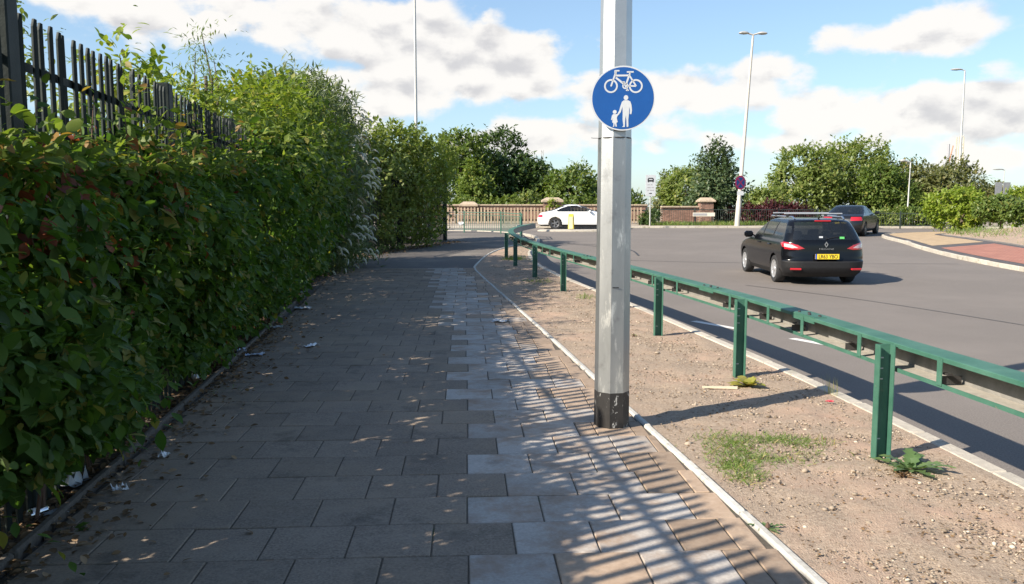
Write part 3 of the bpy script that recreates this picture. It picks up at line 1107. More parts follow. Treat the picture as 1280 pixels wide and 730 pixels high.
def hedge_leaves(n, s0, s1, depth0, depth1, size, tmpl, zmin=.16, back=False):
    s = rng.uniform(s0, s1, n)
    ht = h_top(s) + .10 * np.sin(s * 2.3) + .06 * np.sin(s * 6.1)
    z = zmin + rng.random(n) * (ht - zmin)
    z = np.where(rng.random(n) < .10, ht - rng.random(n) ** 2 * .35 + rng.exponential(.05, n), z)
    if back: z = z - np.where(z > ht - .45, .45, 0)
    low = .10 + .10 * np.sin(s * 2.1) + .07 * np.sin(s * 5.3 + 1)
    ok = z > np.interp(s, [0, 7, 10], [.22, .2, .02]) + low
    gap = np.sin(s * 2.9 + 1.3 * z) * np.sin(z * 3.7 - .8 * s + 1) + .5 * np.sin(s * 7.3 + z * 5.1)
    if not back: ok &= rng.random(n) < np.clip(.95 + .75 * gap, .30, 1)
    s, z = s[ok], z[ok]
    b = bulge(s, z)
    q = qf(s) + .06 + b - rng.uniform(depth0, depth1, len(s))
    if back: q = qf(s) - .1 - rng.uniform(depth0, depth1, len(s))
    pos = np.stack([s * DX + q * RX, s * DY + q * RY, z], 1)
    pos[:, 2] += np.vectorize(rise)(pos[:, 1])
    R_ = np.array([RX, RY, 0])
    D_ = np.array([DX, DY, 0])
    nr = unit(R_ * (.9 if not back else -.5) + np.array([0, 0, .65]) + rng.normal(scale=.85, size=pos.shape))
    tops = np.clip((z - (h_top(s) - .5)) / .3, 0, 1)[:, None]
    if not back: nr = unit(nr * (1 - .8 * tops) + tops * (np.array([0, 0, .9]) - R_ * .35 + rng.normal(scale=.35, size=pos.shape)))
    dr = unit(np.array([0, 0, -.45]) + R_ * .25 + D_ * rng.normal(scale=.8, size=(len(s), 1)) + rng.normal(scale=.28, size=pos.shape))
    return pos, dr, nr, size * np.clip(np.exp(rng.normal(-.10, .42, len(s))), .3, 1.8), s, z


pos, dr, nr, sz, s_, z_ = hedge_leaves(25000, .4, 9.5, 0, .26, .088, LEAF_OVATE)
# the leaves that show largest are parts of their own
near = np.where((s_ > 3.25) & (s_ < 5.3) & (z_ > .25))[0]
q_near = pos[near] @ np.array([RX, RY, 0])
score = q_near + .02 * (5.3 - s_[near])
pick = near[np.argsort(-score)[:290]]
mask = np.ones(len(pos), bool)
mask[pick] = False
red = (rng.random(len(pos)) < np.clip(.24 * np.exp(-((s_ - 4.9) / 1.6) ** 2) * np.clip((z_ - 1.2) / .6, 0, 1), 0, 1) + .015) & mask
gr = mask & ~red
leaves('foliage', pos[gr], dr[gr], nr[gr], sz[gr], LEAF_OVATE, LEAF['hedge'], hedge, HO, 'stuff')
o = leaves('red_foliage', pos[red], dr[red], nr[red], sz[red], LEAF_OVATE, LEAF['hedge_red'], hedge, HO, 'stuff')
o['label'] = 'red and yellowing leaves in the hedge'
LM = np_mesh('leaf', LEAF_OVATE[0], LEAF_OVATE[1], LEAF['hedge'], True)
for i in pick:
    x_ = Vector(dr[i])
    y_ = Vector(nr[i]).cross(x_).normalized()
    zax = x_.cross(y_)
    M_ = Matrix((x_, y_, zax)).transposed().to_4x4()
    M_ = Matrix.Translation(Vector(pos[i] - HO)) @ M_ @ Matrix.Scale(float(sz[i]), 4)
    o = link('leaf', LM, hedge)
    o.matrix_basis = M_
for (n_, a_, b_, d0, d1, sz0, t_, bk) in ((14000, -.6, 9.5, .15, .42, .12, LEAF_FAR, False), (16000, -.8, 9.5, 0, .55, .14, LEAF_FAR, True),
                                         (24000, 9.3, 24.6, 0, .3, .105, LEAF_FAR, False), (14000, 9.3, 24.6, .2, .6, .13, LEAF_FAR, False), (14000, 9.3, 24.6, 0, .9, .16, LEAF_FAR, True)):
    pos, dr, nr, sz, s_, z_ = hedge_leaves(n_, a_, b_, d0, d1, sz0, t_, zmin=.05 if a_ > 5 else .16, back=bk)
    leaves('foliage', pos, dr, nr, sz, t_, LEAF['hedge'], hedge, HO, 'stuff')
# sprays that spill out of the face
T_ = 420
s_ = rng.uniform(2.8, 13, T_)
z_ = .35 + rng.random(T_) * (h_top(s_) - .45)
q_ = qf(s_) + .02 + bulge(s_, z_)
st_ = np.stack([s_ * DX + q_ * RX, s_ * DY + q_ * RY, z_], 1)
ow = unit(np.array([RX, RY, 0]) * .8 + np.array([DX, DY, 0]) * rng.normal(scale=.6, size=(T_, 1)) + np.array([0, 0, 1.]) * rng.normal(.25, .35, size=(T_, 1)))
pos, dr, nr = twig_sprays(rng, st_, ow, rng.uniform(.14, .36, T_), 8, .5, .9)
leaves('spray_foliage', pos, dr, nr, .072 * np.exp(rng.normal(-.05, .32, len(pos))).clip(.4, 1.45), LEAF_OVATE, LEAF['spray'], hedge, HO, 'stuff')
# loose crest against the bare pales; sunlight put into its lighter leaf colour
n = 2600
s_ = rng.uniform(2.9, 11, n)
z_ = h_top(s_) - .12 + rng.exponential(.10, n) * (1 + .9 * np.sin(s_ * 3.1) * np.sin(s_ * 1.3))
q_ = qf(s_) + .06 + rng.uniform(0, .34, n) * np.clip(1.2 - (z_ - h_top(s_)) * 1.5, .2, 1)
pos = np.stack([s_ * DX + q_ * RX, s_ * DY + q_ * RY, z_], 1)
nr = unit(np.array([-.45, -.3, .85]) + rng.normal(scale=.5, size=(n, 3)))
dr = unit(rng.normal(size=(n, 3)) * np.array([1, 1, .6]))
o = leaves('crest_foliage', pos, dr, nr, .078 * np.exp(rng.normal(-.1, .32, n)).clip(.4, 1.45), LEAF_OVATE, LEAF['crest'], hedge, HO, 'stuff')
o['label'] = 'yellow green leaves coloured as sunlit along the top of the hedge'
# woody stems rising among the leaves
st = MB()
rs = random.Random(9)
for i in range(150):
    s0 = rs.uniform(.8, 22)
    h_ = float(h_top(s0)) * rs.uniform(.6, .97)
    q0 = qf(s0) + rs.uniform(-.25, .12)
    p0 = Vector(P(s0, q0)) - Vector(HO)
    p1 = Vector(P(s0 + rs.uniform(-.3, .3), q0 + rs.uniform(-.1, .16), h_ * .55)) - Vector(HO)
    p2 = Vector(P(s0 + rs.uniform(-.5, .5), q0 + rs.uniform(-.1, .26), h_)) - Vector(HO)
    st.tube([p0, p1, p2], [.011, .008, .003], 5)
tag(st.build('stems', STEM, hedge, smooth=True), kind='stuff')
# shoots standing above the hedge at its near end, with large leaves
sh_p, sh_d, sh_n = [], [], []
shoot = MB()
for (s0, q0, z0, z1, dq) in ((3.42, -1.90, 1.4, 2.28, .05), (3.62, -1.95, 1.5, 2.30, .0), (3.9, -1.86, 1.6, 2.12, .1), (4.6, -1.95, 1.7, 2.2, .05), (5.3, -1.9, 1.8, 2.3, .08), (6.2, -1.95, 1.9, 2.32, .02), (7.4, -2.0, 1.9, 2.42, .06), (8.3, -2.0, 2.0, 2.5, .05)):
    a, b = np.array(P(s0, q0, z0)), np.array(P(s0 + rs.uniform(-.12, .12), q0 + dq, z1))
    shoot.tube([Vector(a - HO), Vector((a + b) / 2 - HO) + Vector((.02, 0, 0)), Vector(b - HO)], [.006, .005, .002], 5)
    for k in range(9):
        t = .25 + .78 * k / 8
        pp = a * (1 - t) + b * t
        sgn = 1 if k % 2 else -1
        sh_p.append(pp)
        sh_d.append(np.array([DX, DY, 0]) * sgn * .8 + np.array([RX, RY, 0]) * rs.uniform(-.4, .5) + np.array([0, 0, rs.uniform(-.2, .45)]))
        sh_n.append(np.array([RX * .5, RY * .5 - .3, .8]))
tag(shoot.build('shoots', STEM, hedge, smooth=True), kind='stuff')
leaves('shoot_foliage', np.array(sh_p), np.array(sh_d), np.array(sh_n), rng.uniform(.075, .12, len(sh_p)), LEAF_OVATE, LEAF['hedge'], hedge, HO, 'stuff')


def pl(lobes, s, q):
    """lobes given along/right of the path -> world offsets from the base P(s, q)"""
    out = []
    for (ds, dq, z, rs_, rq, rz_) in lobes:
        out.append((ds * DX + dq * RX, ds * DY + dq * RY, z, max(rs_, rq) * .9, max(rs_, rq) * .9, rz_))
    return out


def shrub(name, label, s, q, lobes, m_, n, leaf, seed, k=7, twig=.4, tmpl=LEAF_FAR, cat='shrub', group=None, r=.06, part='foliage', shell=(.6, 1.05)):
    b = P(s, q)
    return make_tree(name, label, b[0], b[1], rise(b[1]), pl(lobes, s, q), m_, n, leaf, r, group, cat, seed, tmpl, k, twig, part, shell=shell)


# shrubs behind and over the fence
shrub('bright_shrub', 'bright yellow green shrub topping the palisade fence between two posts', 8.6, -2.7,
      [(0, 0, 3.0, .4, .4, .3), (0, 0, 2.35, .55, .55, .45), (.4, .1, 2.75, .42, .4, .35), (-.5, 0, 2.5, .4, .4, .35), (.1, 0, 1.5, .5, .5, .7), (.9, 0, 2.55, .4, .4, .3)], LEAF['bright'], 1500, .10, 21, k=6, twig=.35, tmpl=LEAF_OVATE)
shrub('sunlit_shrub', 'tall sunlit yellow green shrub leaning over the end of the bare fence pales', 13.0, -2.9,
      [(-1.5, -.35, 2.6, .6, .5, .5), (-1.0, -.2, 2.95, .7, .6, .5), (-.3, .3, 2.85, .9, .8, .55), (.6, .3, 3.1, .9, .8, .55), (-.8, .9, 2.4, .7, .6, .6), (.3, 1.0, 2.5, .8, .6, .7), (1.4, .5, 3.25, .9, .8, .6), (0, 0, 1.6, 1.1, .8, 1.0)],
      LEAF['bright'], 6500, .105, 22, k=7, twig=.4, tmpl=LEAF_FAR)
shrub('sparse_sapling', 'sparse upright sapling sprays rising above the sunlit shrub', 12.4, -2.75,
      [(-.6, 0, 3.5, .35, .3, .6), (-.2, 0, 3.9, .22, .2, .35), (.5, 0, 3.6, .3, .25, .55), (.0, 0, 2.8, .5, .4, .6)], LEAF['ash'], 900, .085, 23, k=9, twig=.6, tmpl=LEAF_NARROW, cat='sapling')
shrub('birch_sapling', 'loose pale green sapling behind the first fence posts, its twigs against the sky', 9.0, -3.95,
      [(0, 0, 3.2, .4, .4, .6), (.3, 0, 2.5, .45, .4, .5), (-.3, .1, 3.7, .3, .3, .5), (.9, .3, 2.3, .5, .5, .4), (.1, 0, 4.2, .3, .3, .4), (0, 0, 2.2, .4, .4, .5)], LEAF['light'], 1300, .08, 24, k=9, twig=.6, tmpl=LEAF_OVATE, cat='sapling')
shrub('hazel_shrub', 'broad lit green shrub between the yellow green shrub and the buddleia', 16.4, -2.9,
      [(-1.6, .3, 3.0, 1.0, .9, .7), (-.5, .5, 3.25, 1.0, .9, .7), (.8, .4, 3.4, 1.0, .9, .8), (1.8, .4, 3.5, 1.0, .9, .8), (-.8, 1.0, 2.5, .9, .7, .8), (.6, 1.1, 2.6, .9, .7, .9), (0, .2, 1.6, 1.3, .9, 1.1), (-1.9, .9, 2.2, .8, .7, .7)],
      LEAF['ash'], 11000, .12, 26, k=7, twig=.45)
# white flowering buddleia over the path
bl = [(-3.0, .1, 3.3, 1.1, .9, .9), (-1.6, .2, 3.7, 1.2, 1.0, .9), (0, .2, 3.9, 1.3, 1.0, .9), (1.4, .3, 3.7, 1.2, 1.0, .9), (2.6, .4, 3.3, 1.0, 1.0, .9), (0, .6, 2.6, 1.2, .9, 1.0), (1.6, .7, 2.5, 1.1, .9, 1.0), (2.9, .7, 2.4, .9, .9, 1.0), (1.4, .5, 1.3, 1.1, .7, .9), (2.8, .5, 1.2, .9, .7, .8), (-1.8, .4, 2.5, 1.1, .8, 1.0), (.4, .6, .7, 1.0, .6, .7), (2.0, .7, .6, 1.0, .6, .6), (3.2, .5, .6, .7, .6, .6)]
bud = shrub('buddleia', 'tall buddleia bush with drooping white flower spikes spilling over the footpath', 20.6, -2.6, bl, LEAF['bud'], 26000, .19, 25, k=8, twig=.6, tmpl=LEAF_NARROW, r=.08, cat='bush')
BO = Vector(bud.location)
fl = MB()
pts = [(0, 0, 0), (.05, 0, .03), (.11, 0, .02), (.17, 0, -.03), (.22, 0, -.10)]
fl.tube(pts, [.010, .026, .028, .021, .006], 7)
rf = random.Random(4)
fl.v = [(x * rf.uniform(.97, 1.03), y * rf.uniform(.75, 1.25), z + rf.uniform(-.006, .006)) for x, y, z in fl.v]
SPIKE = fl.mesh('flower_spike', LEAF['silver'])
k = 0
while k < 170:
    l = rf.choice(bl[3:10] + bl[11:])
    d_ = Vector((rf.gauss(0, 1), rf.gauss(0, 1), rf.gauss(0, .8))).normalized()
    # on the side over the path and towards the walker
    side = d_.x * RX + d_.y * RY
    toward = -d_.y
    if side + 1.1 * toward < .6: continue
    c_ = Vector(pl([l], 0, 0)[0][:3])
    p = c_ + Vector((d_.x * max(l[3], l[4]), d_.y * max(l[3], l[4]), d_.z * l[5])) * 1.06
    if any(((p.x - w[0]) / w[3]) ** 2 + ((p.y - w[1]) / w[4]) ** 2 + ((p.z - w[2]) / w[5]) ** 2 < .92 for w in pl(bl, 0, 0)): continue
    o = link('flower_spike', SPIKE, bud, p, (rf.uniform(-.3, .3), rf.uniform(-.2, .5), math.atan2(d_.y, d_.x) + rf.uniform(-.5, .9)), [rf.uniform(.65, 1.1)] * 3)
    k += 1
# growth along the fence after the bend
make_tree('ash_thicket', 'feathery green thicket overhanging the fence after the path bend', -4.9, 28.3, rise(28.2),
          [(0, 0, 1.0, 1.0, .9, 1.0), (.6, .9, 1.1, .9, .9, 1.1), (-.6, -.6, 2.2, 1.2, 1.0, 1.1), (.3, .4, 2.6, 1.2, 1.1, 1.1), (1.1, 1.4, 2.3, 1.0, 1.0, 1.1), (-.8, 1.0, 3.5, 1.2, 1.1, .9), (.6, 1.8, 3.5, 1.2, 1.1, .8), (-1.8, 0, 3.6, 1.1, 1.0, .8), (1.5, 2.8, 3.0, 1.0, 1.0, .9), (.2, 1.2, 4.05, .9, .8, .45), (1.6, 2.2, 1.2, .8, .8, 1.1), (2.0, 3.0, 2.0, .7, .7, 1.0), (-1.4, -1.2, 1.2, .8, .8, 1.0), (1.0, 2.6, 3.9, 1.0, .9, .5), (2.0, 3.9, 3.3, .8, .8, .8), (-1.2, -.6, 4.0, 1.0, .9, .6)],
          LEAF['light'], 24000, .15, .09, None, 'bush', 31, LEAF_FAR, 8, .6, 'foliage', shell=(.5, 1.05))
make_tree('ivy_bush', 'dark leafy bush pressed behind the far black fence pales', -4.3, 33.2, rise(33),
          [(-.8, -.8, 1.0, 1.0, .7, 1.1), (.1, .1, 1.0, .9, .6, 1.1), (.9, .9, 1.0, .7, .6, 1.0), (-.6, -.6, 2.4, 1.0, .8, .9), (.3, .3, 2.5, .9, .7, .9), (1.0, 1.1, 2.2, .7, .6, .8), (.2, .6, 3.4, 1.0, .8, .6), (-1.0, 0, 3.4, .9, .8, .6)],
          LEAF['mid'], 12000, .14, .07, None, 'bush', 32, LEAF_FAR, 7, .45, 'foliage')

# ------------------------------------------------------------------ fallen leaves along the fence foot
n = 8000
s_ = np.concatenate([rng.uniform(2.8, 12, n // 2), rng.uniform(8, 27, n // 2)])
base_q = -1.86 - np.maximum(0, s_ - 9) * .02
q_ = base_q + np.where(rng.random(n) < .72, -rng.random(n) * .32, rng.exponential(.17, n) + .03)
pos = np.stack([s_ * DX + q_ * RX, s_ * DY + q_ * RY, np.zeros(n)], 1)
pos[:, 2] = np.vectorize(rise)(pos[:, 1]) + .026 + rng.random(n) * .018
dr = unit(np.stack([rng.normal(size=n), rng.normal(size=n), rng.normal(scale=.15, size=n)], 1))
nr = unit(np.array([0, 0, 1.0]) + rng.normal(scale=.35, size=(n, 3)))
tag(leaves('leaf_litter', pos, dr, nr, rng.uniform(.025, .065, n), LEAF_OVATE, LEAF['brown']), 'brown fallen leaves along the foot of the fence', 'leaf litter', kind='stuff')
# ... and at the bend
n = 900
t = rng.random(n)
pos = np.stack([-5.3 + 2.6 * t + rng.normal(scale=.25, size=n) + .5, 25.5 + 8.2 * t, np.zeros(n)], 1)
pos[:, 2] = np.vectorize(rise)(pos[:, 1]) + .016
dr = unit(np.stack([rng.normal(size=n), rng.normal(size=n), rng.normal(scale=.15, size=n)], 1))
tag(leaves('leaf_litter', pos, dr, unit(np.array([0, 0, 1.0]) + rng.normal(scale=.35, size=(n, 3))), rng.uniform(.05, .1, n), LEAF_FAR, LEAF['brown']), 'brown fallen leaves where the path bends by the far fence', 'leaf litter', kind='stuff')

# ------------------------------------------------------------------ crash barrier
BP = [(2.66, 2.7), (2.45, 5.38), (2.23, 8.02), (1.89, 10.6), (1.49, 13.4), (1.03, 16.3), (.56, 19.4), (.12, 22.5), (-.14, 25.4)]
bline = smooth_line([(2.95, -3), (2.80, 0)] + BP + [(-.12, 28.0), (.25, 30.6), (.7, 32.4)], 150)
barrier = empty('crash_barrier', (2.45, 5.38, 0), 'green steel box beam crash barrier on short posts along the verge', 'barrier')
BR = Vector(barrier.location)
bl_ = bline[bline[:, 1] > -2.6]


def beam_part(name, prof, mat_, bev=0):
    """sweep a (across, up) profile along the barrier; across is measured towards the road"""
    t = np.gradient(bl_, axis=0)
    t /= np.linalg.norm(t, axis=1)[:, None]
    nr_ = np.stack([t[:, 1], -t[:, 0]], 1)
    rings = []
    for i in range(len(bl_)):
        zz = rise(bl_[i][1])
        rings.append([(bl_[i][0] + nr_[i][0] * a - BR.x, bl_[i][1] + nr_[i][1] * a - BR.y, zz + h - BR.z) for a, h in prof])
    return MB().loft(rings).build(name, mat_, barrier, smooth=True, sharp=30)


ZT, ZB, W0, W1 = .765, .585, .045, .215
beam_part('top_flange', [(W0, ZT - .028), (W0, ZT - .004), (W0 + .006, ZT), (W1, ZT), (W1, ZT - .006), (W0 + .006, ZT - .006), (W0 + .006, ZT - .028)], GREEN)
beam_part('beam_web', [(W1 - .006, ZB), (W1, ZB), (W1, ZT - .008), (W1 - .006, ZT - .008)], BEAM_WEB)
beam_part('bottom_flange', [(W0 + .008, ZB + .002), (W1 - .008, ZB + .002), (W1 - .008, ZB + .008), (W0 + .008, ZB + .008)], GREEN_IN)
beam_part('bottom_lip', [(W0, ZB - .004), (W0 + .006, ZB - .004), (W0 + .006, ZB + .022), (W0, ZB + .022)], GREEN)
tb = np.gradient(bline, axis=0)


def line_at(y):
    i = int(np.argmin(abs(bline[:, 1] - y)))
    return Vector((*bline[i], rise(bline[i][1]))), math.atan2(tb[i][1], tb[i][0])


pm = MB()      # channel post: web at the back, flanges on both sides
pm.box((.028, 0, .29), (.007, .092, 1.0)).box((0, .049, .29), (.064, .006, 1.0)).box((0, -.049, .29), (.064, .006, 1.0))
POSTM = pm.mesh('post', GREEN)
SLOT = MB().box((.0237, 0, 0), (.002, .026, .008)).mesh('bolt_slot', SIGN_WHITE)
for (x, y) in BP:
    c, ang = line_at(y)
    o = link('post', POSTM, barrier, c - BR - Vector((0, 0, .03)), (0, 0, ang))
    o.location += Vector((math.sin(ang), -math.cos(ang), 0)) * -.03
    for z in (.70, .63, .56, .16): link('bolt_slot', SLOT, o, (0, .01, z))
# stiffener plates between the lips and dark brackets inside the beam
STIF = MB().box((0, 0, 0), (.05, .005, ZT - ZB - .02)).mesh('stiffener', GREEN)
BRK = MB().box((0, .06, -.04), (.008, .12, .05)).box((.02, .02, .0), (.05, .03, .012)).mesh('bracket', TAR)
for i in range(len(BP) - 1):
    for fr in (.20, .80) if i % 2 == 0 else (.17, .55, .84):
        y = BP[i][1] * (1 - fr) + BP[i + 1][1] * fr
        c, ang = line_at(y)
        nv = Vector((math.sin(ang), -math.cos(ang), 0))
        link('stiffener', STIF, barrier, c - BR + nv * (W0 - .004) + Vector((0, 0, (ZT + ZB) / 2)), (0, 0, ang))
        y2 = y + .16
        c, ang = line_at(y2)
        link('bracket', BRK, barrier, c - BR + nv * .06 + Vector((0, 0, (ZT + ZB) / 2 - .01)), (0, 0, ang + math.pi))
# splice plates with bolts where two beam lengths meet
for y in (3.9, 6.9, 9.3, 14.9):
    c, ang = line_at(y)
    nv = Vector((math.sin(ang), -math.cos(ang), 0))
    sp = MB().box((0, 0, ZT + .003), (.42, .10, .006)).box((0, .052, ZT - .022), (.42, .006, .05))
    o = sp.build('splice_plate', GREEN, barrier)
    o.location = c - BR + nv * .10
    o.rotation_euler = (0, 0, ang)
    for j, (bx, by) in enumerate(((-.15, -.02), (-.05, .02), (.05, -.02), (.15, .02))):
        b_ = link('bolt', cache.setdefault('bolt', MB().lathe([(.001, .013), (.012, .012), (.013, 0)], 8).mesh('bolt', TAR)), o, (bx, by, ZT + .006))
# white reflective plate at the far end
c, ang = line_at(30.8)
o = MB().box((0, 0, 0), (1.5, .01, .20)).build('end_plate', mat('end_plate_white', (.55, .55, .53), (.65, .65, .62), 6, .5), barrier)
o.location = c - BR + Vector((math.sin(ang), -math.cos(ang), 0)) * .03 + Vector((0, 0, .68))
o.rotation_euler = (0, 0, ang)

# ------------------------------------------------------------------ octagonal column and its sign
px_, py_ = .745, 6.17
pole = empty('lamp_column', (px_, py_, 0), 'octagonal galvanised column with chipped black foot in the path edge', 'column')


def octo(r, z, rot=0.18):
    k_ = r / math.cos(math.pi / 8)
    return [(k_ * math.cos(rot + math.pi / 8 + i * math.pi / 4), k_ * math.sin(rot + math.pi / 8 + i * math.pi / 4), z) for i in range(8)]


MB().loft([octo(.121, -.35), octo(.1205, .285)]).build('painted_foot', BLACK_PAINT, pole)
MB().loft([octo(.1195, .286), octo(.1125, 2.14)]).build('base_shaft', GALV_LOW, pole)
MB().loft([octo(.1105, 2.141), octo(.1045, 2.9), octo(.075, 9.0)]).build('shaft', GALV, pole)
MB().lathe([(.118, .0), (.120, .004), (.118, .008)], 24, Matrix.Translation((0, 0, 2.135))).build('wire_band', TAR, pole)
MB().tube([(-.112, -.03, 2.139), (-.16, -.05, 2.138), (-.175, -.05, 2.14)], .002, 5).build('wire_end', TAR, pole)
MB().box((.005, -.1215, 1.065), (.045, .006, .007)).build('lock_slot', SIGN_BLACK, pole)
MB().box((.022, -.1135, 2.19), (.085, .012, .012)).build('sign_bracket', SIGN_BACK, pole)
MB().tube([(0, 0, 9), (0, 0, 9.4), (.3, .1, 9.7), (1.1, .35, 9.85)], [.07, .06, .05, .045], 8).build('lamp_arm', GALV, pole, smooth=True)
MB().box((1.4, .45, 9.86), (.75, .26, .12), rz=.31).build('lantern', STEEL_GREY, pole, bevel=.03)

sc_ = Vector((px_ + .036, py_ - .145, 2.408))
sign = empty('route_sign', sc_, 'round blue sign with white bicycle above an adult and child on the octagonal column', 'sign')
MS = Matrix.Rotation(math.pi / 2, 4, 'X')           # local xy -> world xz, facing -y
MS = Matrix.Rotation(rad(-5), 4, 'Z') @ MS
R0 = .225
MB().lathe([(.0, -.004), (R0, -.004), (R0, .0), (.0, .0)], 64, MS).build('disc', SIGN_WHITE, sign)
MB().lathe([(R0 - .010, .0), (R0 - .010, .0015), (.0, .0015)], 64, MS).build('blue_face', SIGN_BLUE, sign)
MB().lathe([(R0 - .012, -.030), (R0 - .012, -.005), (R0 - .03, -.005)], 48, MS).build('back_rim', SIGN_BACK, sign)
Z0, Z1 = .0016, .0030
U = R0 / 197.0


def sp(x, y): return ((x - 402) * U, (315 - y) * U)


def bar(mb, a, b, w):
    a, b = Vector(sp(*a)), Vector(sp(*b))
    d = (b - a).normalized()
    n = Vector((-d.y, d.x)) * (w * U / 2)
    mb.prism([tuple(a + n), tuple(a - n), tuple(b - n), tuple(b + n)][::-1], Z0, Z1, MS)


def ring(mb, c, ro, ri, n=32):
    cx_, cy_ = sp(*c)
    for i in range(n):
        a0, a1 = 2 * math.pi * i / n, 2 * math.pi * (i + 1) / n
        mb.prism([(cx_ + r * U * math.cos(a), cy_ + r * U * math.sin(a)) for r, a in ((ri, a0), (ro, a0), (ro, a1), (ri, a1))], Z0, Z1, MS)


bk = MB()
ring(bk, (328, 241), 42, 32)
ring(bk, (480, 243), 42, 32)
ring(bk, (416, 241), 19, 11, 20)
for a, b, w in (((357, 178), (438, 178), 11), ((356, 160), (328, 243), 10), ((357, 190), (410, 232), 11), ((442, 168), (420, 232), 11), ((441, 180), (482, 243), 9), ((420, 240), (482, 243), 9),
                ((424, 157), (466, 157), 9), ((443, 157), (440, 172), 9), ((350, 149), (379, 149), 9), ((352, 146), (352, 164), 8), ((402, 217), (432, 268), 8), ((394, 217), (412, 217), 7), ((420, 268), (438, 268), 7), ((357, 150), (356, 182), 10)):
    bar(bk, a, b, w)
tag(bk.build('bicycle_symbol', SIGN_WHITE, sign), kind=None)
ad = MB()
cx_, cy_ = sp(421, 312)
ad.prism([(cx_ + 14 * U * math.cos(a), cy_ + 15 * U * math.sin(a)) for a in np.linspace(0, 2 * math.pi, 20, endpoint=False)], Z0, Z1, MS)
poly = [(408, 328), (396, 338), (388, 362), (380, 392), (370, 408), (378, 414), (390, 400), (400, 366), (402, 404), (402, 446), (407, 480), (400, 490), (416, 490), (418, 446), (421, 420), (425, 446), (427, 482), (428, 491), (438, 488), (437, 446), (441, 404), (441, 366), (446, 388), (445, 410), (455, 414), (459, 388), (455, 356), (448, 336), (434, 328)]
ad.prism([sp(*p) for p in poly][::-1], Z0, Z1, MS)
ad.build('adult_symbol', SIGN_WHITE, sign)
ch = MB()
cx_, cy_ = sp(353, 398)
ch.prism([(cx_ + 12 * U * math.cos(a), cy_ + 12 * U * math.sin(a)) for a in np.linspace(0, 2 * math.pi, 18, endpoint=False)], Z0, Z1, MS)
poly = [(344, 411), (336, 420), (331, 446), (338, 448), (341, 436), (338, 462), (345, 464), (346, 480), (341, 488), (351, 488), (354, 466), (358, 480), (360, 489), (367, 487), (364, 464), (372, 460), (366, 434), (372, 420), (380, 414), (377, 408), (364, 412)]
ch.prism([sp(*p) for p in poly][::-1], Z0, Z1, MS)
ch.build('child_symbol', SIGN_WHITE, sign)

# ------------------------------------------------------------------ cars
def pchip_rows(rows, n):
    """smooth the level table (first column is height) into n levels"""
    A = np.array(rows, float)
    t = np.arange(len(A))
    tt = np.linspace(0, len(A) - 1, n)
    out = np.zeros((n, A.shape[1]))
    for c in range(A.shape[1]):
        y = A[:, c]
        d = np.diff(y)
        m_ = np.zeros(len(y))
        for i in range(1, len(y) - 1):
            if d[i - 1] * d[i] > 0: m_[i] = 2 * d[i - 1] * d[i] / (d[i - 1] + d[i])
        m_[0], m_[-1] = d[0], d[-1]
        for k_, u in enumerate(tt):
            i = min(int(u), len(y) - 2)
            h = u - i
            out[k_, c] = (2 * h ** 3 - 3 * h ** 2 + 1) * y[i] + (h ** 3 - 2 * h ** 2 + h) * m_[i] + (-2 * h ** 3 + 3 * h ** 2) * y[i + 1] + (h ** 3 - h ** 2) * m_[i + 1]
    return out


def half_loop(xf, xr, w, rxf, ryf, rxr, ryr, nS=110, nC=12, nE=16):
    """front centre -> left side -> rear centre"""
    pts = []
    ryf, ryr = min(ryf, w * .95), min(ryr, w * .95)
    for i in range(6): pts.append((xf, (w - ryf) * i / 6))
    for i in range(10):
        a = math.pi / 2 * i / 10
        pts.append((xf - rxf + rxf * math.cos(a), w - ryf + ryf * math.sin(a)))
    for i in range(nS): pts.append((xf - rxf + (xr + rxr - xf + rxf) * i / nS, w))
    for i in range(nC):
        a = math.pi / 2 * i / nC
        pts.append((xr + rxr - rxr * math.sin(a), w - ryr + ryr * math.cos(a)))
    for i in range(nE + 1): pts.append((xr, (w - ryr) * (1 - i / nE)))
    out = []
    for x, y in pts:
        u = abs(y) / max(w, .05)
        bow = -.07 * u * u if x > 0 else .05 * u * u
        out.append((x + bow * min(1, abs(x) / 1.6), y))
    return out


def in_poly(x, z, poly):
    c = False
    j = len(poly) - 1
    for i in range(len(poly)):
        xi, zi_ = poly[i]
        xj, zj = poly[j]
        if (zi_ > z) != (zj > z) and x < (xj - xi) * (z - zi_) / (zj - zi_) + xi: c = not c
        j = i
    return c


